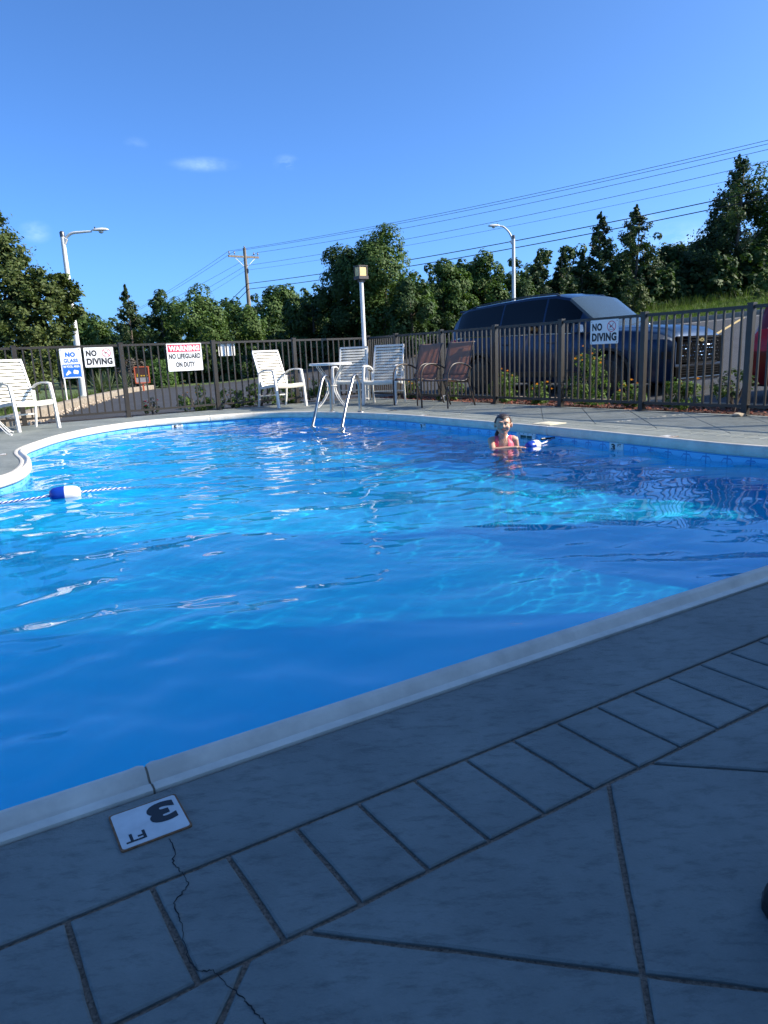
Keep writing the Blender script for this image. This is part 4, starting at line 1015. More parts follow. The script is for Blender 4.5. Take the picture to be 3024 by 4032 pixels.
for s_ in (-1, 1):
    e_ = MB().lathe([(.002, -.0085), (.006, -.006), (.0085, 0), (.006, .006), (.002, .0085)], 12, axis=(0, -1, 0)).build('eye', M['eye_white'], child, smooth=60); e_.location = HC + Vector((s_ * .031, -.0735, .006)); e_.scale = (1.35, .8, .5)
    MB().lathe([(.0045, .0055), (.0048, .0075), (.002, .0090)], 10, axis=(0, -1, 0)).build('iris', M['hair'], e_, smooth=60)
    MB().tube(spline([HC + Vector((s_ * .014, -.0855, .0225)), HC + Vector((s_ * .030, -.0845, .0270)), HC + Vector((s_ * .046, -.0735, .0215))], 4), .0017, 5).build('eyebrow', M['hair'], child)
MB().tube(spline([HC + Vector((-.024, -.0745, -.0440)), HC + Vector((-.010, -.0835, -.0505)), HC + Vector((.010, -.0835, -.0505)), HC + Vector((.024, -.0745, -.0440))], 5), .0036, 6).build('lips', M['lips'], child, smooth=60)
MB().tube(spline([Vector((-.045, .00, .118)), Vector((-.026, -.026, .085)), Vector((0, -.045, .045)), Vector((.026, -.022, .085)), Vector((.045, .012, .118))], 5), .0014, 5).build('necklace', M['gold'], child)

# ------------------------------------------------------------------ toe of a black shoe at the right edge
sh = empty('shoe', (0.540, 0.885, 0.0), R(8), 'rounded toe of a black shoe standing on the deck at the right edge', 'shoe')
M['shoe_black'] = mat('black_shoe', (0.008, 0.008, 0.009), rough=.55, bump=.3, bscale=300); rows = []; rows2 = []
for x_, w_, h_ in ((0.0, .002, .030), (.004, .020, .045), (.014, .034, .055), (.035, .046, .062), (.07, .051, .070), (.11, .050, .080), (.15, .043, .092), (.20, .038, .100), (.25, .036, .098), (.275, .030, .085), (.285, .006, .06)):
    rows.append([(x_, w_ * math.cos(math.pi * k / 12), .012 + (h_ - .012) * math.sin(math.pi * k / 12) ** .8) for k in range(13)]); rows2.append((x_, w_))
MB().grid(rows).build('upper', M['shoe_black'], sh, smooth=70)
MB().prism([(x_, -w_ * 1.04 - .002) for x_, w_ in rows2] + [(x_, w_ * 1.04 + .002) for x_, w_ in rows2[::-1]], 0.0005, .016).build('sole', M['trim_black'], sh)
# ------------------------------------------------------------------ vehicles
M['grille_black'] = mat('grille_black', (0.0015, 0.0015, 0.0018), rough=0.6, spec=0.02)
M['tyre'] = mat('tyre_rubber', (0.012, 0.012, 0.013), rough=0.85)
M['rim'] = mat('alloy_rim', (0.06, 0.06, 0.065), rough=0.3, metal=0.9)
M['chrome'] = mat('chrome_trim', (0.62, 0.63, 0.65), rough=0.09, metal=1.0)
M['dark_chrome'] = mat('dark_chrome', (0.035, 0.036, 0.040), rough=0.14, metal=1.0)
M['car_glass'] = mat('tinted_car_glass', (0.003, 0.005, 0.008), rough=0.02, spec=0.25)
M['screen_glass'] = mat('windscreen_glass', (0.030, 0.045, 0.052), rough=0.03, spec=1.0)
M['lamp_clear'] = mat('clear_lamp', (0.10, 0.105, 0.115), rough=0.08, spec=0.8)
M['lamp_red'] = mat('red_lamp_lens', (0.60, 0.008, 0.012), rough=0.2, spec=0.3)
def car_paint(name, c, flake):
    m = mat(name, c, rough=0.28, metal=0.25, var=0.05, vscale=300, coat=0.35, spec=0.25); return m
M['paint_blue'] = car_paint('dark_blue_metallic', (0.008, 0.026, 0.066), 0)
M['paint_red'] = car_paint('dark_red_metallic', (0.20, 0.006, 0.012), 0)
def lerp_table(tab, x):
    xs = [a for a, b in tab]; ys = [b for a, b in tab]; return float(np.interp(x, xs, ys))
T_ZR = [(-2.62, .99), (-2.58, 1.07), (-2.44, 1.50), (-2.30, 1.68), (-2.05, 1.745), (-1.2, 1.79), (-.3, 1.825), (.25, 1.81), (.55, 1.745), (1.30, 1.185), (1.36, 1.165), (1.8, 1.165), (2.2, 1.145), (2.42, 1.11), (2.55, 1.04), (2.62, .93)]
T_ZB = [(-2.62, .94), (-2.58, 1.0), (-2.44, 1.10), (-2.0, 1.14), (0, 1.115), (1.0, 1.095), (1.36, 1.09), (1.8, 1.085), (2.2, 1.055), (2.42, 1.02), (2.55, .96), (2.62, .88)]
T_WS = [(-2.62, .74), (-2.5, .84), (-2.2, .90), (-1, .925), (1, .925), (1.8, .90), (2.2, .87), (2.45, .79), (2.62, .66)]
T_WR = [(-2.62, .70), (-2.5, .74), (-2.3, .68), (-1.5, .72), (0, .735), (.55, .715), (1.30, .76), (1.5, .76), (2.2, .72), (2.62, .55)]
T_WM = [(-2.62, .80), (-2.52, .92), (-2.2, .975), (-1, .985), (1, .985), (1.9, .985), (2.25, .95), (2.48, .86), (2.62, .70)]
STA = [-2.62, -2.58, -2.52, -2.44, -2.36, -2.28, -2.18, -2.05, -1.9, -1.7, -1.45, -1.2, -1.02, -.98, -.7, -.4, -.1, .06, .10, .25, .40, .55, .7, .85, 1.0, 1.15, 1.30, 1.36, 1.5, 1.65, 1.8, 2.0, 2.2, 2.34, 2.42, 2.48, 2.55, 2.59, 2.62]
def section(x):
    """half section from sill to the centre line of the roof, (half width, height)"""
    zr, zb, ws, wr, wm = (lerp_table(t, x) for t in (T_ZR, T_ZB, T_WS, T_WR, T_WM))
    dz = zr - zb
    lip = min(0.075, dz * 0.45)
    p = [(wm - .10, .24), (wm - .045, .27), (wm - .03, .40), (wm, .60), (wm + .004, .78), (wm - .012, .93 if zb > .97 else zb - .04), (ws + .012, zb - .012), (ws - .006, zb + .006)]
    for k in range(1, 5):
        f = k / 4.0; p.append((ws - .006 + (wr - ws + .006) * (f ** 1.25), zb + .006 + (dz - lip) * f))
    p += [(wr - .035, zr - lip * .35), (wr - .11, zr - lip * .08), (wr * .55, zr + .012), (0.0, zr + .022)]
    return p
def build_car(name, paint, grille=True):
    c = empty(name); secs = [section(x) for x in STA]; m = len(secs[0]); n = len(STA)
    def pt(i, j, side, out=0.0):
        w_, z = secs[i][j]; return Vector((STA[i], side * (w_ + (out if w_ > 0.01 else 0)), z + (out if j >= 12 else 0)))
    BELT = 7
    def cls(i, j):
        """which panel the cell from station i..i+1, profile j..j+1 belongs to"""
        x = (STA[i] + STA[i + 1]) / 2
        if BELT <= j <= 10:
            if -2.30 < x < -1.02: return 'rear_quarter_window'
            if -.98 < x < .06: return 'rear_door_window'
            if .10 < x < .85 and True: return 'front_door_window'
            if x >= 1.36 or x < -2.44: return 'body'
            return 'pillar'
        if j >= 11:
            if .55 < x < 1.30: return 'windscreen'
            if x > 1.36: return 'bonnet'
            if -2.58 < x < -2.28: return 'rear_window'
            return 'roof'
        if j >= 1 and j < BELT:
            if -.98 < x < .06: return 'rear_door'
            if .10 < x < 1.15: return 'front_door'
        return 'body'
    buckets = {}
    for side in (-1, 1):
        for i in range(n - 1):
            for j in range(m - 1):
                k = cls(i, j)
                k = 'body' if k == 'pillar' else k
                key = (k, side if k not in ('body', 'roof', 'windscreen', 'bonnet', 'rear_window') else 0)
                q = [pt(i, j, side), pt(i + 1, j, side), pt(i + 1, j + 1, side), pt(i, j + 1, side)]
                if side > 0: q = q[::-1]
                buckets.setdefault(key, []).append(q)
    # front and rear faces, floor
    for i, flip in ((0, True), (n - 1, False)):
        for j in range(m - 1):
            q = [pt(i, j, -1), pt(i, j, 1), pt(i, j + 1, 1), pt(i, j + 1, -1)]
            buckets[('body', 0)].append(q[::-1] if flip else q)
    for i in range(n - 1): buckets[('body', 0)].append([pt(i, 0, -1), pt(i, 0, 1), pt(i + 1, 0, 1), pt(i + 1, 0, -1)])
    arches = [(s * 1.55 if s > 0 else -1.50) for s in (1, -1)]
    def mesh_from(quads, nm):
        bm = bmesh.new()
        for q in quads:
            try: bm.faces.new([bm.verts.new(p) for p in q])
            except ValueError: pass
        bmesh.ops.remove_doubles(bm, verts=bm.verts, dist=0.0006); bmesh.ops.dissolve_degenerate(bm, edges=bm.edges, dist=0.0004)
        bmesh.ops.recalc_face_normals(bm, faces=bm.faces)
        me = bpy.data.meshes.new(nm); bm.to_mesh(me); bm.free(); return me
    cutters = []
    for ax in arches:
        for side in (-1, 1):
            k = MB().lathe([(0.425, -0.35), (0.425, 0.35)], 36, c=(ax, side * 0.92, 0.37), axis=(0, 1, 0)).build('cutter', M['trim_black']); cutters.append(k)
    for (nm, side), quads in buckets.items():
        ml = {'windscreen': M['screen_glass'], 'rear_window': M['car_glass'], 'rear_quarter_window': M['car_glass'], 'rear_door_window': M['car_glass'], 'front_door_window': M['car_glass']}.get(nm, paint)
        me = mesh_from(quads, nm); o = link(nm, me, ml, c)
        if nm in ('body', 'front_door', 'rear_door'):
            for k in cutters:
                b = o.modifiers.new('arch', 'BOOLEAN'); b.operation = 'DIFFERENCE'; b.solver = 'EXACT'; b.object = k
            dg = bpy.context.evaluated_depsgraph_get(); dg.update()
            new = bpy.data.meshes.new_from_object(o.evaluated_get(dg)); o.modifiers.clear(); o.data = new
            for mt in list(new.materials)[1:]: new.materials.pop()
        o.data.shade_smooth(); o.data.set_sharp_from_angle(angle=R(32))
    for k in cutters: bpy.data.objects.remove(k)
    # door seams, belt mouldings and cladding follow the body section
    def seam(x, j0, j1, side, w_=0.007):
        i = min(range(n), key=lambda q: abs(STA[q] - x))
        MB().sweep([pt(i, j, side, 0.0015) for j in range(j0, j1 + 1)], [(-w_ / 2, -.002), (w_ / 2, -.002), (w_ / 2, .002), (-w_ / 2, .002)], upv=(0, side, 0)).build('door_seam', M['trim_black'], c)
    for side in (-1, 1):
        for x in (-.98, .08, 1.15): seam(x, 1, 7, side)
        idx_ = [i for i in range(n) if -2.3 <= STA[i] <= 1.3]
        MB().sweep([pt(i, 7, side, 0.006) for i in idx_], [(-.010, -.006), (.010, -.006), (.010, .006), (-.010, .006)]).build('window_moulding', M['chrome'], c, smooth=40)
        MB().sweep([pt(i, 2, side, 0.012) for i in range(n) if -1.05 <= STA[i] <= 1.1], [(-.05, -.012), (.05, -.012), (.05, .012), (-.05, .012)], upv=(0, side, 0)).build('sill_cladding', M['trim_black'], c, smooth=40)
        for x0, x1 in ((-.85, -.65), (.25, .45)):                     # door handles
            MB().bar((x0, side * 0.990, 0.965), (x1, side * 0.990, 0.965), 0.022, 0.03).build('door_handle', paint, c, bevel=0.006)
        mr = MB().box((0.98, side * 1.05, 1.17), (0.16, 0.20, 0.15), taper=0.8); mr.box((0.98, side * 0.95, 1.11), (0.08, 0.12, 0.04)); mr.build('door_mirror', paint, c, smooth=40, bevel=0.02)
        # wheels: tyre, rim with spokes
        for ax in arches:
            w_ = link('wheel', MB().lathe([(0.25, -0.115), (0.335, -0.12), (0.366, -0.085), (0.372, 0), (0.366, 0.085), (0.335, 0.12), (0.25, 0.115)], 32, axis=(0, 1, 0)).mesh('wheel', 35), M['tyre'], c)
            w_.location = (ax, side * 0.845, 0.372)
            MB().lathe([(0.10, side * 0.06), (0.252, side * 0.095), (0.262, side * 0.116), (0.25, side * 0.118)], 32, axis=(0, 1, 0)).build('rim', M['trim_black'], w_, smooth=40)
            sp_ = MB()
            for k in range(10):
                a = 2 * math.pi * k / 10; sp_.bar((0.04 * math.cos(a), side * 0.108, 0.04 * math.sin(a)), (0.25 * math.cos(a), side * 0.118, 0.25 * math.sin(a)), 0.03, 0.02, (0, 1, 0))
            sp_.build('spokes', M['rim'], w_)
            ar_ = [(ax + 0.445 * math.cos(R(t)), side * 0.990, 0.37 + 0.445 * math.sin(R(t))) for t in range(-12, 193, 12)]
            MB().sweep(ar_, [(-.022, -.016), (.022, -.016), (.022, .016), (-.022, .016)], upv=(0, 1, 0)).build('arch_moulding', M['trim_black'], c, smooth=40)
        # roof rail
        rl = spline([(-1.98, side * .655, 1.70), (-1.85, side * .655, 1.757), (-1.2, side * .66, 1.805), (-.4, side * .665, 1.833), (.15, side * .665, 1.825), (.30, side * .66, 1.765)], 6)
        MB().sweep(rl, [(-.018, -.012), (.018, -.012), (.018, .014), (-.018, .014)]).build('roof_rail', M['trim_black'], c, smooth=40)
        # headlamps (slim, stacked) and tail lamps wrap the corners
        hl = [i for i in range(n) if STA[i] >= 2.2 and STA[i] <= 2.6]
        rows = [[pt(i, j, side, 0.008) for j in (5, 6)] for i in hl]; MB().grid(rows).build('headlamp', M['lamp_clear'], c)
        lo = []
        for i in hl:
            a_, b_ = pt(i, 3, side, 0.008), pt(i, 4, side, 0.008); lo.append([a_.lerp(b_, .1), a_.lerp(b_, .75)])
        MB().grid(lo[3:]).build('fog_lamp', M['trim_black'], c)
        tl_ = [i for i in range(n) if STA[i] <= -2.18]
        rows = [[pt(i, j, side, 0.010) for j in (4, 5, 6, 7)] for i in tl_]; MB().grid(rows).build('tail_lamp', M['lamp_red'], c, smooth=60)
    # rear lamp faces, rear bumper and spoiler
    MB().box((-2.635, 0, .52), (0.05, 1.5, 0.22)).build('rear_bumper', M['trim_black'], c, bevel=0.02)
    MB().box((-2.32, 0, 1.685), (0.26, 1.16, 0.035)).build('spoiler', paint, c, bevel=0.012)
    # nose: deep black grille with bright dashes, bars, lower intake, emblem
    gx = 2.632
    MB().box((2.605, 0, .745), (0.05, 1.36, 0.44)).build('grille', M['grille_black'], c, bevel=0.02)
    ds = MB()
    for r_ in range(6):
        for k in range(15):
            y = -0.56 + 0.08 * k + (0.04 if r_ % 2 else 0)
            if abs(y) < 0.58: ds.box((gx + 0.004, y, .60 + .055 * r_), (0.010, 0.036, 0.007), Matrix.Rotation(rnd.uniform(-.7, .7), 3, 'Y') @ Matrix.Rotation(rnd.uniform(-.6, .6), 3, 'Z'))
    tag(ds.build('grille_dashes', M['chrome'], c), kind='stuff')
    for z, w_, h_ in ((.945, 1.32, .030), (.895, 1.24, .014), (.535, 1.30, .028)):
        MB().sweep([(gx - 0.10, -w_ / 2, z), (gx - .005, -w_ / 2 + .12, z), (gx + 0.015, 0, z), (gx - .005, w_ / 2 - .12, z), (gx - 0.10, w_ / 2, z)], [(-.014, -h_ / 2), (.014, -h_ / 2), (.014, h_ / 2), (-.014, h_ / 2)]).build('grille_bar', M['dark_chrome'], c, smooth=40)
    MB().box((2.60, 0, .40), (0.07, 1.42, 0.19)).build('lower_intake', M['grille_black'], c, bevel=0.02)
    for z in (.36, .40, .44): MB().box((2.642, 0, z), (0.012, 1.15, 0.010)).build('intake_bar', M['dark_chrome'], c)
    MB().box((2.60, 0, .29), (0.10, 1.35, 0.05)).build('skid_plate', M['dark_chrome'], c, bevel=0.015)
    em = MB().box((gx + 0.022, 0, .90), (0.012, 0.17, 0.032)); em.box((gx + 0.022, 0, .90), (0.0121, 0.075, 0.058)); em.build('emblem', M['gold'], c)
    # wipers on the windscreen
    for y0, y1 in ((-.55, -.02), (.05, .58)): MB().bar((1.30, y0, 1.205), (1.18, y1, 1.285), 0.012, 0.012).build('wiper', M['trim_black'], c)
    return c
suv = build_car('parked_suv', M['paint_blue'])
suv.location = (3.724, 13.993, -0.045); suv.rotation_euler = (0, 0, R(-53.45))
tag(suv, 'dark blue metallic SUV with chrome grille parked behind the side fence', 'car')
red = build_car('parked_car', M['paint_red'])
q = W(10.82, -3.50); red.location = (q.x, q.y, -0.045); red.rotation_euler = (0, 0, TH - math.pi / 2); red.scale = (0.86, 0.93, 0.90)
tag(red, 'dark red car with red tail lamp cut off by the right edge of the picture', 'car')
# ------------------------------------------------------------------ foliage
def leaf_material(name, dark, light, trans=0.26, rough=0.6, tint=(1.0, 1.2, 0.5)):
    m = bpy.data.materials.new(name); m.use_nodes = True
    nt = m.node_tree; N, L = nt.nodes, nt.links; b = N['Principled BSDF']; o = N['Material Output']
    g = N.new('ShaderNodeNewGeometry'); r = N.new('ShaderNodeValToRGB')
    r.color_ramp.elements[0].color = (*dark, 1); r.color_ramp.elements[1].color = (*light, 1)
    L.new(g.outputs['Random Per Island'], r.inputs['Fac']); L.new(r.outputs['Color'], b.inputs['Base Color'])
    b.inputs['Roughness'].default_value = rough; b.inputs['Specular IOR Level'].default_value = 0.25
    t = N.new('ShaderNodeBsdfTranslucent'); mu = N.new('ShaderNodeMix'); mu.data_type = 'RGBA'; mu.blend_type = 'MULTIPLY'; mu.inputs['Factor'].default_value = 1.0
    L.new(r.outputs['Color'], mu.inputs[6]); mu.inputs[7].default_value = (*tint, 1); L.new(mu.outputs[2], t.inputs['Color'])
    mx = N.new('ShaderNodeMixShader'); mx.inputs[0].default_value = trans
    L.new(b.outputs[0], mx.inputs[1]); L.new(t.outputs[0], mx.inputs[2]); L.new(mx.outputs[0], o.inputs['Surface'])
    return m
M['leaf_oak'] = leaf_material('oak_leaves', (0.042, 0.082, 0.018), (0.090, 0.145, 0.034))
M['leaf_deep'] = leaf_material('deep_green_leaves', (0.028, 0.058, 0.017), (0.058, 0.098, 0.026))
M['leaf_cedar'] = leaf_material('cedar_sprays', (0.028, 0.052, 0.020), (0.055, 0.085, 0.030), 0.18)
M['leaf_juniper'] = leaf_material('juniper_sprays', (0.045, 0.070, 0.016), (0.095, 0.120, 0.030), 0.2)
M['leaf_hedge'] = leaf_material('hedge_leaves', (0.03, 0.065, 0.012), (0.08, 0.15, 0.03))
M['leaf_bush'] = leaf_material('marigold_leaves', (0.06, 0.11, 0.02), (0.17, 0.26, 0.06))
M['leaf_grey'] = leaf_material('dry_grey_twigs', (0.06, 0.05, 0.04), (0.13, 0.11, 0.09), 0.1)
M['leaf_yucca'] = leaf_material('yucca_blades', (0.05, 0.085, 0.03), (0.17, 0.20, 0.10), 0.15)
M['grass_blade'] = leaf_material('grass_blades', (0.045, 0.082, 0.013), (0.12, 0.165, 0.038), 0.35)
M['petal'] = leaf_material('orange_petals', (0.65, 0.20, 0.01), (0.80, 0.38, 0.02), 0.2)
M['petal_pink'] = leaf_material('magenta_petals', (0.42, 0.02, 0.10), (0.60, 0.04, 0.16), 0.2)
M['bark'] = mat('bark', (0.085, 0.068, 0.052), rough=0.95, color2=(0.16, 0.135, 0.11), vscale=18, bump=1, bscale=30, bdist=0.03, stretch=(1, 1, 0.25))
def leaf_cards(pos, nrm, size, aspect, g, updir=None):
    """one bent quad (two triangles folded along the rib) per leaf"""
    n = len(pos)
    nrm = nrm / np.maximum(1e-6, np.linalg.norm(nrm, axis=1, keepdims=True))
    ref = g.normal(size=(n, 3)) if updir is None else updir
    u = np.cross(nrm, ref); u /= np.maximum(1e-6, np.linalg.norm(u, axis=1, keepdims=True)); v = np.cross(nrm, u)
    a = size[:, None] * 0.5; b = (size * aspect)[:, None] * 0.5
    q = np.stack([pos - v * a, pos + u * b + nrm * b * .25, pos + v * a, pos - u * b + nrm * b * .25], 1)
    return q.reshape(-1, 3)
def cards_mesh(name, v):
    return np_mesh(name, v, np.arange(len(v)).reshape(-1, 4))
def trunk(name, h, r0, limbs, seed, parent, lean=0.0, bare=0.0):
    rr = random.Random(seed); mb = MB(); pts = []; x = y = 0.0
    for i in range(7):
        z = h * i / 6; pts.append((x, y, z)); x += rr.uniform(-.05, .05) * h / 6 + lean * h / 6; y += rr.uniform(-.05, .05) * h / 6
    mb.tube(pts, [r0 * (1.25 if i == 0 else 1 - 0.85 * i / 6) for i in range(7)], 8)
    for k in range(limbs):
        f = rr.uniform(0.25, 0.9); b = Vector(pts[int(f * 6)]); a = rr.uniform(0, 6.28); L_ = h * rr.uniform(0.16, 0.34) * (1.1 - f * .6); el = rr.uniform(0.15, 0.8)
        d = Vector((math.cos(a) * math.cos(el), math.sin(a) * math.cos(el), math.sin(el)))
        mb.tube([b, b + d * L_ * .5 + Vector((0, 0, .03 * h * rr.random())), b + d * L_ + Vector((0, 0, .06 * h * rr.random()))], [r0 * .38 * (1 - f * .5), r0 * .24, r0 * .06], 5)
    return mb.build('trunk', M['bark'], parent, smooth=60)
def broadleaf(h, w, seed, n=9000, leaf=0.15, low=0.12, lobes=26, m='leaf_oak', top_bias=1.0):
    """crown of overlapping leaf clumps; returns leaf vertices about a base at the origin"""
    g = np.random.default_rng(seed); cs, rs = [], []
    k = 0
    while len(cs) < lobes and k < 4000:
        k += 1; f = g.uniform(low + .08, 0.97); z = h * f
        prof = math.sin(math.pi * min(1, max(0, (f - low * .4) / (1.06 - low * .4))) ** 0.75) ** 0.6
        r = w / 2 * prof; a = g.uniform(0, 6.283); d = r * math.sqrt(g.uniform(0.12, 1.0)) * g.uniform(.75, 1.08)
        cs.append((d * math.cos(a), d * math.sin(a), z)); rs.append(g.uniform(0.13, 0.24) * min(h, w * 1.2) * (0.72 if f > .8 else 1.0))
    cs, rs = np.array(cs), np.array(rs)
    pick = g.choice(len(cs), n, p=rs ** 2 / (rs ** 2).sum())
    d = g.normal(size=(n, 3)); d /= np.linalg.norm(d, axis=1, keepdims=True); d[:, 2] = d[:, 2] * .85
    # ragged clumps: sub-clusters on each lobe
    sub = g.normal(size=(len(cs), 14, 3)); sub /= np.linalg.norm(sub, axis=2, keepdims=True)
    sd = sub[pick, g.integers(0, 14, n)]; mixw = g.uniform(0, .55, n)[:, None]
    d = sd * (1 - mixw) + d * mixw; d /= np.linalg.norm(d, axis=1, keepdims=True)
    rad = rs[pick] * (0.62 + 0.48 * g.random(n) ** 0.6)
    pos = cs[pick] + d * rad[:, None]
    pos[:, 2] = np.maximum(pos[:, 2], 0.05 * h)
    nrm = d * .9 + g.normal(size=(n, 3)) * .28 + np.array([0, 0, .45])
    zt = np.quantile(pos[:, 2], .998)
    if zt > h: pos[:, 2] *= h / zt
    return leaf_cards(pos, nrm, leaf * g.uniform(.6, 1.25, n), np.full(n, .62), g)
def conifer(h, w, seed, n=9000, leaf=0.14, low=0.04, ragged=0.3, tiers=60, power=0.85, spikes=True):
    """cedar: ascending boughs of fine sprays round a leader, ragged outline"""
    g = np.random.default_rng(seed); B = []
    for k in range(tiers):
        f = low + (1 - low) * (k / tiers) ** 0.92; a = g.uniform(0, 6.283)
        R_ = w / 2 * ((1 - f) ** power * (0.55 + .45 * min(1, f / .18)) + 0.03) * g.uniform(1 - ragged, 1 + ragged * .7)
        B.append((f * h, a, R_))
    B = np.array(B); n_b = g.choice(len(B), n, p=(B[:, 2] + .05 * w) / (B[:, 2] + .05 * w).sum())
    t = g.beta(2.2, 1.3, n); z0, a, R_ = B[n_b].T
    rr = R_ * t; sp_ = (0.10 * w * (0.35 + .9 * t) * (R_ / (w / 2)) ** .6)
    off = g.normal(size=(n, 3)) * sp_[:, None] * .42
    # sprays break into tufts along the bough
    tuft = np.sin(t * 17 + n_b * 1.7) > -0.35
    pos = np.stack([rr * np.cos(a), rr * np.sin(a), z0 + rr * .34 + .05 * h * t * (1 - z0 / h)], -1) + off
    pos[:, 2] = np.maximum(pos[:, 2], .03 * h); pos = pos[tuft]; a_, t_ = a[tuft], t[tuft]; n = len(pos)
    up = np.stack([np.cos(a_) * .55, np.sin(a_) * .55, np.full(n, .8)], -1) + g.normal(size=(n, 3)) * .35
    nrm = np.stack([np.cos(a_), np.sin(a_), np.full(n, .25)], -1) + g.normal(size=(n, 3)) * .65
    ref = np.cross(up, nrm)
    v = leaf_cards(pos, nrm, leaf * g.uniform(.6, 1.3, n), np.full(n, .45), g, updir=ref)
    if spikes:                                           # the leader and side shoots that stand above the crown
        ns_ = 260; tt = g.random(ns_); px = np.stack([g.normal(0, .012 * w, ns_) * (1.4 - tt), g.normal(0, .012 * w, ns_) * (1.4 - tt), h * (.93 + .10 * tt)], -1)
        v = np.concatenate([v, leaf_cards(px, g.normal(size=(ns_, 3)), np.full(ns_, leaf * .8), np.full(ns_, .45), g, updir=g.normal(size=(ns_, 3)) + np.array([0, 0, 0.]))])
    return v
def tree(name, x, y, label, verts, m, h, r0=0.14, limbs=7, seed=1, group=None, cat='tree', trunk_h=0.8):
    e = empty(name, (x, y, ground_z(x, y) - 0.05), 0, label, cat, group)
    trunk('trunk', h * trunk_h, r0, limbs, seed, e)
    link('crown', cards_mesh('crown', verts), M[m], e)
    return e
def at(px, D):                                           # ground point under a picture column at distance D
    d = fw + rt * ((px * 3024 / 1659 - 1512) / 2795) - up * ((760 * 3024 / 1659 - 2016) / 2795); k = D / d.y; return d.x * k, D
def top_h(px, py, D):                                    # height above its ground of a point seen at (px, py), distance D
    d = fw + rt * ((px * 3024 / 1659 - 1512) / 2795) - up * ((py * 3024 / 1659 - 2016) / 2795); k = D / d.y; return CAM_H + d.z * k - ground_z(d.x * k, D)
def span(px0, px1, D): return (px1 - px0) * 3024 / 1659 / 2795 * D
GT = 'trees beyond the car park'
def oak(px, py, D, wpx, label, seed, n=9000, m='leaf_oak', low=0.06, lobes=26, name='oak_tree', leaf=None):
    x, y = at(px, D); h = top_h(px, py, D); w = span(0, wpx, D)
    return tree(name, x, y, label, broadleaf(h, w, seed, int(n * 1.7), leaf or 0.0040 * D, low, lobes), m, h, 0.035 * h, 7, seed, GT)
def cedar(px, py, D, wpx, label, seed, n=8000, m='leaf_cedar', name='cedar_tree', power=.85, ragged=.35, tiers=64, low=.04, trunk_h=.93):
    x, y = at(px, D); h = top_h(px, py, D); w = span(0, wpx, D)
    return tree(name, x, y, label, conifer(h, w, seed, int(n * 1.6), 0.0042 * D, low, ragged, tiers, power), m, h, 0.022 * h, 8, seed, GT, trunk_h=trunk_h)
# left: the big juniper in front of the street light, built of a leader and broad side masses
x, y = at(22, 17.0); h = top_h(40, 446, 17.0)
jv = [conifer(h, 3.0, 21, 26000, 0.10, .03, .35, 110, .55)]
for ox, oy, oz, hh, ww, sd in ((1.05, -.2, 1.35, 1.75, 1.35, 22), (1.35, 0.1, 1.9, 1.15, 0.95, 25), (-1.2, -.3, .5, 2.6, 2.0, 23), (.55, -.6, .1, 2.3, 2.0, 24), (-.3, -.7, 0, 2.0, 2.2, 26), (.35, .1, 2.2, 1.5, 1.2, 27)):
    q = conifer(hh, ww, sd, 9000, 0.10, .02, .4, 40, .5, False); q = q + np.array([ox, oy, oz]); jv.append(q)
e = tree('juniper_tree', x, y, 'large olive green juniper at the left edge overlapping the street light', np.concatenate(jv), 'leaf_juniper', h, .12, 10, 3, None)
oak(193, 672, 34, 95, 'small rounded green tree low behind the left street light', 31, 6500)
oak(125, 700, 36, 90, 'low green tree glimpsed between the juniper and the street light', 32, 4500, m='leaf_deep')
cedar(286, 618, 33, 100, 'pointed dark cedar standing left of the first oak', 33, 8500)
oak(355, 624, 34, 66, 'slim dark oak between the pointed cedar and the broad bright oak', 34, 6000, m='leaf_deep')
oak(437, 611, 32, 128, 'broad bright green oak left of the utility pole', 35, 11000)
oak(520, 655, 37, 110, 'mid green tree behind the utility pole', 36, 8000, m='leaf_oak')
oak(610, 612, 42, 120, 'pale green tree with an open top right of the utility pole', 37, 9000)
oak(680, 615, 34, 120, 'dark full tree left of the lamp post lantern', 38, 10000, m='leaf_deep')
oak(762, 520, 33, 130, 'tall dark oak directly behind the lamp post', 39, 12000, m='leaf_deep')
oak(838, 489, 32, 165, 'tallest broad oak in the middle, right of the lamp post', 40, 17000, lobes=36)
oak(893, 600, 30, 95, 'bushy oak at the right foot of the tallest oak', 49, 8000, m='leaf_deep')
oak(962, 560, 35, 110, 'rounded olive oak between the tallest oak and the far street light', 41, 9500)
oak(1048, 541, 36, 92, 'oak with an open twiggy top left of the far street light', 42, 8500)
oak(1110, 590, 36, 80, 'dark tree directly behind the far street light', 43, 7000, m='leaf_deep')
cedar(1162, 546, 37, 90, 'first cedar right of the far street light, with twin tips', 44, 8000)
cedar(1215, 535, 37, 80, 'short cedar with clubbed tip above the SUV roof', 45, 7500)
cedar(1255, 545, 38, 70, 'narrow cedar beside the taller pointed cedar above the SUV', 46, 6500)
cedar(1292, 463, 38, 84, 'tall narrow cedar left of the middle pointed cedar', 47, 8500, power=.6)
cedar(1366, 448, 38, 128, 'pointed cedar with sky showing through, above the SUV windscreen', 48, 9500, power=.75)
oak(1448, 530, 42, 110, 'low dark trees mass between the two groups of tall cedars', 50, 8000, m='leaf_deep', name='broadleaf_tree')
cedar(1505, 520, 40, 130, 'dark cedar shoulder left of the tallest cedar', 51, 8500, power=.6)
cedar(1572, 344, 39.5, 170, 'tallest cedar at the right on the grass bank', 52, 15000, power=.66, ragged=.42, low=.14)
oak(1655, 352, 40.5, 170, 'tall leafy tree cut by the right edge beyond the grass bank', 53, 15000, lobes=34, m='leaf_oak', name='broadleaf_tree')
cedar(1536, 430, 41, 90, 'cedar half hidden behind the tallest cedar', 54, 7000, power=.6)
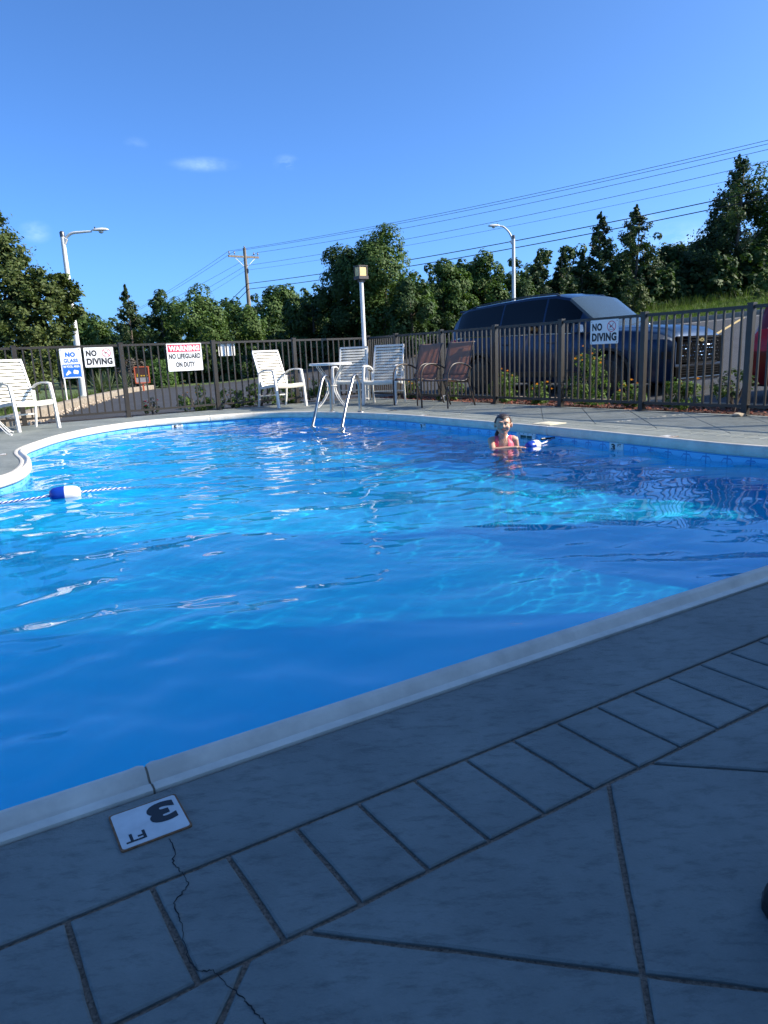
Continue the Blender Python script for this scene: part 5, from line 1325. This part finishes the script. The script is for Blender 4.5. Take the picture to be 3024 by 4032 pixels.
# dark undergrowth that closes the wood behind and between the trees: one mass
g = np.random.default_rng(77); uv_ = []
for px in np.arange(150, 1760, 17.0):
    for row, (D0, ht) in enumerate(((39, 2.6), (46, 3.9))):
        D = D0 + g.uniform(-1.5, 1.5); x, y = at(px + g.uniform(-8, 8), D)
        hh = ht * g.uniform(.75, 1.15); q = broadleaf(hh, span(0, 60, D), int(px * 3 + row), 900, 0.24, .0, 9)
        uv_.append(q + np.array([x, y, ground_z(x, y) - .1]))
for px in np.arange(345, 1010, 13.0):
    D = 31.6 + g.uniform(-.8, .8) + (1.6 if px > 560 else 0); x, y = at(px + g.uniform(-6, 6), D)
    q = broadleaf(g.uniform(1.1, 2.0), span(0, 52, D), int(px * 7), 1100, 0.14, .0, 9); uv_.append(q + np.array([x, y, ground_z(x, y) - .1]))
tag(link('undergrowth', cards_mesh('undergrowth', np.concatenate(uv_)), M['leaf_deep']), 'dark tangled undergrowth at the edge of the wood', 'undergrowth', kind='stuff')
# bushes at the foot of the wood on the right
def bush(name, x, y, h, w, label, m, seed, n=2500, leaf=.06, group=None, low=0.0, lobes=14, z=None, cat='bush'):
    e = empty(name, (x, y, ground_z(x, y) if z is None else z), 0, label, cat, group)
    g = random.Random(seed); st_ = MB()
    for k in range(6):
        a = g.uniform(0, 6.28); st_.tube([(0, 0, 0), (math.cos(a) * w * .12, math.sin(a) * w * .12, h * .4), (math.cos(a) * w * .28, math.sin(a) * w * .28, h * .78)], [.012, .009, .004], 5)
    st_.build('stems', M['bark'], e)
    link('foliage', cards_mesh('foliage', broadleaf(h, w, seed, n, leaf, low, lobes)), M[m], e)
    return e
x, y = at(1365, 33); bush('bush', x, y, 1.5, 1.6, 'yellowish bush peeping over the SUV bonnet', 'leaf_juniper', 61, 2500, .12)
x, y = at(1648, 34); bush('bush', x, y, 1.3, 1.3, 'bright green bush on the bank at the right edge', 'leaf_oak', 62, 2500, .12)

# left verge: hedge, grey bush, yuccas
x, y = at(336, 29.0); e = empty('round_hedge', (x, y, ground_z(x, y)), 0, 'clipped rounded green hedge right of the orange notice', 'hedge')
g = np.random.default_rng(63); n = 6000; d = g.normal(size=(n, 3)); d /= np.linalg.norm(d, axis=1, keepdims=True); d[:, 2] = np.abs(d[:, 2])
pos = np.sign(d) * np.abs(d) ** .7 * np.array([.72, .72, 1.02]) * (1 - .22 * g.random(n)[:, None] ** 2) + np.array([0, 0, .05])
link('foliage', cards_mesh('foliage', leaf_cards(pos, d + g.normal(size=(n, 3)) * .5, np.full(n, .11) * g.uniform(.6, 1.2, n), np.full(n, .7), g)), M['leaf_hedge'], e)
MB().tube([(0, 0, 0), (0.02, 0, .5), (0, .02, .8)], [.05, .04, .02], 6).build('stem', M['bark'], e)
x, y = at(284, 28.3); bush('dry_bush', x, y, 1.15, 1.2, 'grey leafless bush left of the orange notice', 'leaf_grey', 64, 3000, .10)
def yucca(x, y, label, seed, n=60, L_=.75):
    e = empty('yucca', (x, y, ground_z(x, y) + .1), 0, label, 'plant', 'yuccas on the left verge'); g = random.Random(seed)
    me = None
    for k in range(n):
        a = g.uniform(0, 6.283); el = g.uniform(.15, 1.45); l = L_ * g.uniform(.7, 1.1); w_ = .022
        d = Vector((math.cos(a) * math.cos(el), math.sin(a) * math.cos(el), math.sin(el))); s_ = Vector((-math.sin(a), math.cos(a), 0)) * w_
        mid = d * l * .55; tip = d * l + Vector((0, 0, -.10 * l * math.cos(el)))
        MB().add([-s_ * .6, s_ * .6, mid + s_, tip, mid - s_], [(0, 1, 2, 4), (4, 2, 3)]).build('blade', M['leaf_yucca'], e)
for k, (px, D, lb) in enumerate(((207, 22.6, 'spiky yucca nearest the left street light pole'), (228, 24.6, 'spiky yucca in the middle of the row of three'), (262, 26.2, 'spiky yucca right in the row, left of the orange notice'))):
    x, y = at(px, D); yucca(x, y, lb, 70 + k)

# flower bed plants along the two fences
def flowers(e, n, h, w, seed, m, size=.032):
    g = random.Random(seed)
    for k in range(n):
        a = g.uniform(0, 6.28); r_ = w / 2 * math.sqrt(g.random()) * .9; z = h * g.uniform(.62, 1.06)
        mb = MB(); c_ = Vector((r_ * math.cos(a), r_ * math.sin(a), z)); nb = 9
        for i in range(nb):
            t1, t2 = 6.283 * i / nb, 6.283 * (i + .8) / nb
            mb.add([c_, c_ + Vector((math.cos(t1) * size, math.sin(t1) * size, size * .4)), c_ + Vector((math.cos(t2) * size, math.sin(t2) * size, size * .4))], [(0, 1, 2)])
            mb.add([c_ + Vector((0, 0, size * .3)), c_ + Vector((math.cos(t1) * size * .6, math.sin(t1) * size * .6, size * .75)), c_ + Vector((math.cos(t2) * size * .6, math.sin(t2) * size * .6, size * .75))], [(0, 1, 2)])
        mb.build('flower', m, e)
FB = 'marigold plants along the fences'
BED = [  # s, t, height, width, flowers, label
    (8.22, -7.05, .80, .62, 9, 'tallest marigold bush in front of the SUV front wheel'), (8.2, -8.85, .52, .46, 6, 'marigold bush left of the tall one in front of the SUV doors'),
    (8.2, -8.0, .34, .42, 4, 'low marigold between the two taller marigold bushes'), (8.2, -6.35, .36, .46, 6, 'low marigold just right of the tallest marigold bush'),
    (8.2, -5.55, .40, .50, 3, 'dark low marigold below the SUV grille'), (8.2, -10.2, .40, .5, 2, 'low green marigold behind the right brown chair'),
    (8.15, -11.4, .34, .42, 3, 'small marigold behind the white chair beside the brown chairs')]
for k, (s, t, h, w, nf, lb) in enumerate(BED):
    p = W(s, t); e = bush('marigold_bush', p.x, p.y, h, w, lb, 'leaf_bush', 80 + k, int(3000 * h + 900), .034, FB, 0, 18, -0.02, 'flower bush'); flowers(e, nf, h, w, k, M['petal'])
for k, (s, t, h, w, nf, lb) in enumerate(((4.35, -12.80, .46, .80, 6, 'marigold clump below the red WARNING sign'), (5.05, -12.80, .36, .62, 3, 'marigold clump below the blank white sign'),
                                          (5.65, -12.80, .48, .78, 7, 'marigold clump left of the lone white chair'), (6.3, -12.80, .52, .66, 5, 'marigold clump seen behind the lone white chair'), (6.95, -12.80, .44, .6, 2, 'marigold clump behind the patio table'))):
    p = W(s, t); e = bush('marigold_bush', p.x, p.y, h, w, lb, 'leaf_bush', 90 + k, 2600, .034, FB, 0, 16, -0.02, 'flower bush'); flowers(e, nf, h, w, 30 + k, M['petal'], .028)
p = W(3.55, -12.74); e = bush('rose_bush', p.x, p.y, .30, .34, 'sparse dark rose bush with magenta blooms left of the WARNING sign', 'leaf_deep', 99, 350, .035, None, 0, 8, -0.02); flowers(e, 5, .24, .3, 5, M['petal_pink'], .03)
for k, (s, t, h, w, lb) in enumerate(((8.25, -4.85, .52, .52, 'open twiggy dark shrub right of the SUV nose'), (8.25, -3.45, .60, .6, 'dark shrub below the red car at the right edge'))):
    p = W(s, t); bush('twiggy_shrub', p.x, p.y, h, w, lb, 'leaf_deep', 110 + k, 900, .038, None, 0, 10, -0.02)

# grass: blades on the right bank and ragged tufts along the left verge
def grass(name, n, region, hmin, hmax, seed, label):
    g = np.random.default_rng(seed); P = region(g, n); n = len(P)
    a = g.uniform(0, 6.283, n); h = g.uniform(hmin, hmax, n); w_ = .011 + .012 * g.random(n) * (hmax > .2); lean = g.normal(0, .35, (n, 2)) * h[:, None]
    z = np.array([ground_z(x, y) for x, y in P]) - .03
    b0 = np.stack([P[:, 0] - np.cos(a) * w_, P[:, 1] - np.sin(a) * w_, z], -1); b1 = np.stack([P[:, 0] + np.cos(a) * w_, P[:, 1] + np.sin(a) * w_, z], -1)
    t_ = np.stack([P[:, 0] + lean[:, 0], P[:, 1] + lean[:, 1], z + h], -1)
    tag(link(name, np_mesh(name, np.stack([b0, b1, t_], 1).reshape(-1, 3), np.arange(3 * n).reshape(-1, 3)), M['grass_blade']), label, 'grass', kind='stuff')
def bank(g, n):
    D = g.uniform(26.5, 42, n); px = g.uniform(1330, 1720, n); x = np.array([at(a, b)[0] for a, b in zip(px, D)])
    k = np.interp(x, [q[0] for q in KERB_R], [q[1] for q in KERB_R]) + .25; ok = D > k
    return np.stack([x[ok], D[ok]], -1)
grass('grass', 26000, bank, .10, .26, 5, 'sunlit mown grass bank beyond the car park')
def weeds(g, n):
    D = g.uniform(36.5, 38.5, n); px = g.uniform(1390, 1720, n); x = np.array([at(a, b)[0] for a, b in zip(px, D)]); return np.stack([x, D], -1)
grass('tall_weeds', 2600, weeds, .25, .65, 6, 'tall dry weeds along the top of the bank')
def verge(g, n):
    i = g.integers(1, 5, n); f = g.random(n); K = np.array(KERB_L); p = K[i] * (1 - f)[:, None] + K[i + 1] * f[:, None]
    return p + np.stack([-.22 - np.abs(g.normal(0, .7, n)), g.normal(0, .1, n)], -1)
grass('grass', 9000, verge, .05, .16, 7, 'rough grass on the verge behind the left kerb')
# ------------------------------------------------------------------ street lights, utility pole and wires, notice
M['pole_white'] = mat('white_galvanised', (0.66, 0.65, 0.62), rough=0.45, var=0.08, vscale=4)
M['glass_lens'] = mat('street_light_lens', (0.5, 0.52, 0.5), rough=0.15)
M['wood_pole'] = mat('weathered_pole', (0.20, 0.165, 0.13), rough=0.9, var=0.3, vscale=10, bump=.6, bscale=20, stretch=(1, 1, .15))
M['cable'] = mat('black_cable', (0.015, 0.015, 0.017), rough=0.6)
M['wire'] = mat('weathered_wire', (0.045, 0.05, 0.06), rough=0.6)
M['insulator'] = mat('brown_insulator', (0.07, 0.04, 0.03), rough=0.3)
def street_light(px, D, top_px, top_py, head_px, head_py, label, r0=.095, r1=.062):
    x, y = at(px, D); gz = ground_z(x, y); h = top_h(top_px, top_py, D)
    e = empty('street_light', (x, y, gz), 0, label, 'street light', 'street lights')
    MB().lathe([(r0 * 1.02, 0), (r0, .1), (r1, h)], 16).build('pole', M['pole_white'], e, smooth=40)
    MB().lathe([(r0 * 1.9, -.02), (r0 * 1.9, .03), (r0 * 1.2, .06)], 12).build('base_plate', M['pole_white'], e, smooth=40)
    MB().lathe([(r1 * 1.12, 0), (r1 * 1.12, .12), (r1 * .7, .15)], 12, c=(0, 0, h - .05)).build('pole_cap', M['bolt'], e, smooth=40)
    d = fw + rt * ((head_px * 3024 / 1659 - 1512) / 2795) - up * ((head_py * 3024 / 1659 - 2016) / 2795); q = Vector((0, 0, CAM_H)) + d * (D / d.y) - Vector((x, y, gz))
    q.y = 0.0; dx = 1 if q.x > 0 else -1
    a = spline([(0, 0, h - .16), (q.x * .30, 0, h + (q.z - h) * .42), (q.x * .66, 0, h + (q.z - h) * .88), (q.x * .86, 0, q.z), (q.x, 0, q.z)], 6)
    MB().tube(a, [.042 - .016 * i / (len(a) - 1) for i in range(len(a))], 10).build('arm', M['pole_white'], e, smooth=60)
    MB().bar((r1 * .3 * dx, 0, h - .24), (r1 * 1.6 * dx, 0, h - .10), .09, .12).build('arm_bracket', M['pole_white'], e, bevel=.01)
    hd = empty_head = MB()
    prof = [(0, .018), (.05, .05), (.16, .075), (.30, .085), (.42, .065), (.50, .02)]
    rows = []
    for t_, w_ in prof: rows.append([(q.x + dx * t_, w_ * math.cos(k * math.pi / 5), q.z + .03 + w_ * .75 * math.sin(k * math.pi / 5) * (1 if k <= 5 else .45)) for k in range(11)])
    hd.grid(rows); ho = hd.build('lamp_head', M['pole_white'], e, smooth=60); ho.modifiers.new('t', 'SOLIDIFY').thickness = .006
    MB().lathe([(.065, 0), (.07, -.02), (.055, -.05), (.02, -.065)], 14, c=(q.x + dx * .27, 0, q.z + .0)).build('lens', M['glass_lens'], ho, smooth=60)
    MB().lathe([(.02, 0), (.024, .03), (.012, .05)], 8, c=(q.x + dx * .10, 0, q.z + .075)).build('photocell', M['bolt'], ho)
    return e
street_light(168, 21.95, 122, 508, 198, 500, 'tall white street light on the left verge, arm reaching right', .10, .062)
street_light(1110, 31.5, 1104, 514, 1080, 489, 'far white street light behind the SUV, arm reaching left', .095, .065)
x, y = at(130, 17.95); e = empty('marker_post', (x, y, ground_z(x, y) + .12), 0, 'thin white pipe post behind the fence left of the NO GLASS sign', 'post')
MB().lathe([(.024, -.12), (.024, 1.17), (.020, 1.18)], 12).build('pipe', M['pole_white'], e, smooth=40); MB().lathe([(.027, 1.16), (.027, 1.20), (.01, 1.21)], 12).build('cap', M['pole_white'], e, smooth=40)

# utility pole: two cross braces, a long arm with pin insulators
UX, UY = at(546, 56.0); UZ = ground_z(UX, UY); UH = top_h(521, 537, 56.0)
up_ = empty('utility_pole', (UX, UY, UZ), 0, 'weathered wooden utility pole with crossarm left of centre', 'utility pole')
lean = Vector(((521 - 546) * 0.0, 0, 0))
MB().lathe([(.17, 0), (.15, UH * .5), (.115, UH)], 12).build('pole', M['wood_pole'], up_, smooth=40)
line_dir = Vector((0.715, -0.70, 0)).normalized(); arm_dir = Vector((line_dir.y, -line_dir.x, 0)); arm_dir = Vector((0.80, 0.60, 0))
az = UH - .62
MB().bar(arm_dir * -1.35 + Vector((0, 0, az)), arm_dir * 1.15 + Vector((0, 0, az)), .11, .13).build('crossarm', M['wood_pole'], up_)
for sgn in (-1, 1): MB().bar(arm_dir * (.85 * sgn) + Vector((0, 0, az - .05)), Vector((0, 0, az - .80)), .035, .035).build('brace', M['pole_white'], up_)
ins = [arm_dir * -1.28, arm_dir * -.85, arm_dir * .75, arm_dir * 1.08]
for p in ins: MB().lathe([(.012, 0), (.012, .10), (.05, .12), (.055, .17), (.03, .20), (.04, .26), (.015, .29)], 10, c=p + Vector((0, 0, az + .065))).build('insulator', M['insulator'], up_, smooth=50)
MB().lathe([(.05, 0), (.055, .1), (.02, .16)], 10, c=(0, 0, UH)).build('top_insulator', M['insulator'], up_, smooth=50)
MB().box((0.13, -.05, az - 1.0), (.12, .12, .30)).build('hanger_box', M['bolt'], up_)

# wires: each hangs from the pole to the left and to the right, sagging a little
def ray(px, py, D):
    d = fw + rt * ((px * 3024 / 1659 - 1512) / 2795) - up * ((py * 3024 / 1659 - 2016) / 2795); return Vector((0, 0, CAM_H)) + d * (D / d.y)
def wire(name, sup, left, right, r, m, label, mid=None):
    """left and right are far ends; the span sags between supports"""
    pts = []
    for a, b, sg in ((left, sup, .55), (sup, right, .5)):
        for k in range(25):
            t = k / 24; q = a.lerp(b, t); q.z -= sg * 4 * t * (1 - t); pts.append(q)
    o = MB().tube(pts, r, 6).build(name, m, smooth=60); tag(o, label, 'cable', 'overhead wires'); return o
base = Vector((UX, UY, UZ))
RD, LD = 33.0, 84.0
spec = [(ins[0] + Vector((0, 0, az + .36)), 293, 692, .011, 'wire', 'topmost overhead wire of the upper five'),
        (ins[1] + Vector((0, 0, az + .36)), 303, 697, .011, 'wire', 'second overhead wire from the top'),
        (ins[3] + Vector((0, 0, az + .36)), 318, 712, .011, 'wire', 'third overhead wire from the top'),
        (Vector((0, 0, az - .62)), 338, 736, .011, 'wire', 'fourth overhead wire from the top'),
        (Vector((0, 0, az - .95)), 362, 752, .008, 'wire', 'faint thin fifth overhead wire from the top')]
for sp_, ry, ly, r_, m_, lb in spec:
    R_end = ray(1659, ry, RD); s0 = base + sp_; far = s0 + (R_end - s0) * 1.25; far.z = R_end.z + .3
    L_end = ray(262, ly + (0 if ly < 740 else 8), LD); lf = s0 + (L_end - s0) * 1.6; lf.z = L_end.z - .4
    wire('power_line', s0, lf, far, r_, M[m_], lb)
for k, (zz, ry, ly, lb) in enumerate(((2.55, 400, 800, 'upper of the two thick low cables crossing the trees'), (2.95, 417, 826, 'lower of the two thick low cables crossing the trees'))):
    s0 = base + Vector((.1, -.2, UH - zz)); R_end = ray(1659, ry, RD - 1); far = s0 + (R_end - s0) * 1.25; far.z = R_end.z + .35; L_end = ray(300, ly, 60); lf = s0 + (L_end - s0) * 1.4
    wire('telephone_cable', s0, lf, far, .022, M['cable'], lb)

# orange framed notice on the left verge
M['orange'] = mat('orange_frame', (0.62, 0.14, 0.06), rough=0.5, var=.1, vscale=20)
M['notice_black'] = mat('notice_black', (0.07, 0.03, 0.024), rough=.5); M['notice_grey'] = mat('notice_grey', (0.35, 0.34, 0.33), rough=.6, var=.2, vscale=30); M['notice_yellow'] = mat('notice_yellow', (0.75, 0.48, 0.03), rough=.5)
x, y = at(301, 25.6); gz = ground_z(x, y); zc = top_h(301, 810, 25.6)
e = empty('notice_board', (x, y, gz), R(12), 'small orange framed notice board with black and yellow panel on the left verge', 'notice')
MB().bar((0, .03, -.05), (0, .03, zc), .05, .05).build('post', M['orange'], e)
for a, b, w_, h_ in ((0, zc + .275, .50, .035), (0, zc - .275, .50, .035), (-.235, zc, .035, .58), (.235, zc, .035, .58)): MB().box((a, 0, b), (w_, .04, h_)).build('frame_bar', M['orange'], e)
MB().box((0, .005, zc + .085), (.435, .02, .345)).build('black_panel', M['notice_black'], e); MB().box((0, .004, zc - .175), (.435, .022, .165)).build('grey_panel', M['notice_grey'], e)
for k, (a, b, w_, h_) in enumerate(((-.13, .03, .10, .045), (-.15, .085, .05, .03), (-.02, .03, .06, .04), (.07, .03, .05, .04), (.15, .03, .06, .05))): MB().box((a, -.008, zc + b - .06), (w_, .006, h_)).build('yellow_mark', M['notice_yellow'], e)
# washed gravel against the left kerb, and some loose on the lot
g = np.random.default_rng(9); n = 1300; K = np.array(KERB_L); i = g.integers(1, 4, n); f = g.random(n); f = f; P = K[i] * (1 - f)[:, None] + K[i + 1] * f[:, None]
P = P + np.stack([.20 + np.abs(g.normal(0, .13, n)), np.zeros(n)], -1); P = P[(P[:, 1] > 10.5) & (P[:, 1] < 21)]; n = len(P)
oc = np.array([[1, 0, 0], [0, 1, 0], [-1, 0, 0], [0, -1, 0], [0, 0, 1], [0, 0, -.6]]); r_ = g.uniform(.015, .042, n); V = P_ = np.concatenate([P, np.full((n, 1), -.045)], 1)[:, None, :] + oc[None] * r_[:, None, None] * g.uniform(.6, 1.2, (n, 6, 1))
tri = np.array([[0, 1, 4], [1, 2, 4], [2, 3, 4], [3, 0, 4], [1, 0, 5], [2, 1, 5], [3, 2, 5], [0, 3, 5]]); Fc = (np.arange(n)[:, None, None] * 6 + tri[None]).reshape(-1, 3)
M['gravel'] = leaf_material('gravel_stones', (0.22, 0.17, 0.12), (0.55, 0.46, 0.36), 0.0, .9)
tag(link('gravel', np_mesh('gravel', V.reshape(-1, 3), Fc), M['gravel']), 'pale washed gravel lying along the foot of the left kerb', 'gravel', kind='stuff')
# bark chips in the right-hand bed
n = 2600; S_ = g.uniform(7.9, 8.68, n); T_ = g.uniform(-12.4, -2.5, n); X = S_ * wv.x + T_ * vv.x; Y = S_ * wv.y + T_ * vv.y
M['chips'] = leaf_material('bark_chips', (0.10, 0.03, 0.02), (0.30, 0.11, 0.07), 0.0, .9)
cv = leaf_cards(np.stack([X, Y, np.full(n, -.012)], -1), g.normal(size=(n, 3)) * .45 + np.array([0, 0, 1]), g.uniform(.03, .07, n), np.full(n, .4), g)
tag(link('bark_chips', cards_mesh('bark_chips', cv), M['chips']), 'red brown bark chips in the bed under the side fence', 'mulch', kind='stuff')
# ------------------------------------------------------------------ the two-storey lodge behind the viewer, whose shadow lies over the near deck
M['stucco'] = mat('beige_stucco', (0.36, 0.33, 0.29), rough=0.9, var=.08, vscale=6, bump=.4, bscale=80)
M['roofing'] = mat('brown_shingles', (0.07, 0.055, 0.045), rough=0.9, var=.25, vscale=12)
M['door_paint'] = mat('door_paint', (0.10, 0.12, 0.14), rough=.5)
BS0, BS1, BT0, BT1, BH = 1.3, 9.0, 0.95, 9.5, 6.7
lodge = empty('lodge_building', (0, 0, 0), 0, 'two storey beige lodge behind the viewer shading the near deck', 'building')
lodge.rotation_euler = (0, 0, TH)
# local frame: X along the front, Y = -t
def lb(s0, s1, t0, t1, z0, z1): return MB().box(((s0 + s1) / 2, -(t0 + t1) / 2, (z0 + z1) / 2), (s1 - s0, t1 - t0, z1 - z0))
lb(BS0, BS1, BT0, BT1, 0.0, BH).build('wall', M['stucco'], lodge)
rf = lb(BS0 - .3, BS1 + .02, BT0 - .02, BT1 + .3, BH, BH + .22).build('roof', M['roofing'], lodge)
lb(BS0 - .3, BS1 + .03, BT0 - .035, BT0 - .02, BH + .04, BH + .20).build('fascia', M['white_frame'], rf)
lb(BS0, BS1 - .02, BT0 - .03, BT0, 2.9, 3.1).build('floor_band', M['white_frame'], lodge)
for fl in (0.06, 3.15):
    for k in range(2):
        s = 1.9 + 3.1 * k
        d = lb(s, s + .95, BT0 - .02, BT0, fl, fl + 2.05).build('door', M['door_paint'], lodge); lb(s + .82, s + .88, BT0 - .05, BT0 - .02, fl + .98, fl + 1.03).build('handle', M['steel'], d)
        w_ = lb(s + 1.3, s + 2.7, BT0 - .015, BT0, fl + .85, fl + 2.05).build('window', M['car_glass'], lodge)
        for a_, b_, c_, d_ in ((s + 1.24, s + 1.3, fl + .79, fl + 2.11), (s + 2.7, s + 2.76, fl + .79, fl + 2.11), (s + 1.3, s + 2.7, fl + 2.05, fl + 2.11), (s + 1.3, s + 2.7, fl + .79, fl + .85)): lb(a_, b_, BT0 - .03, BT0, c_, d_).build('frame', M['white_frame'], w_)
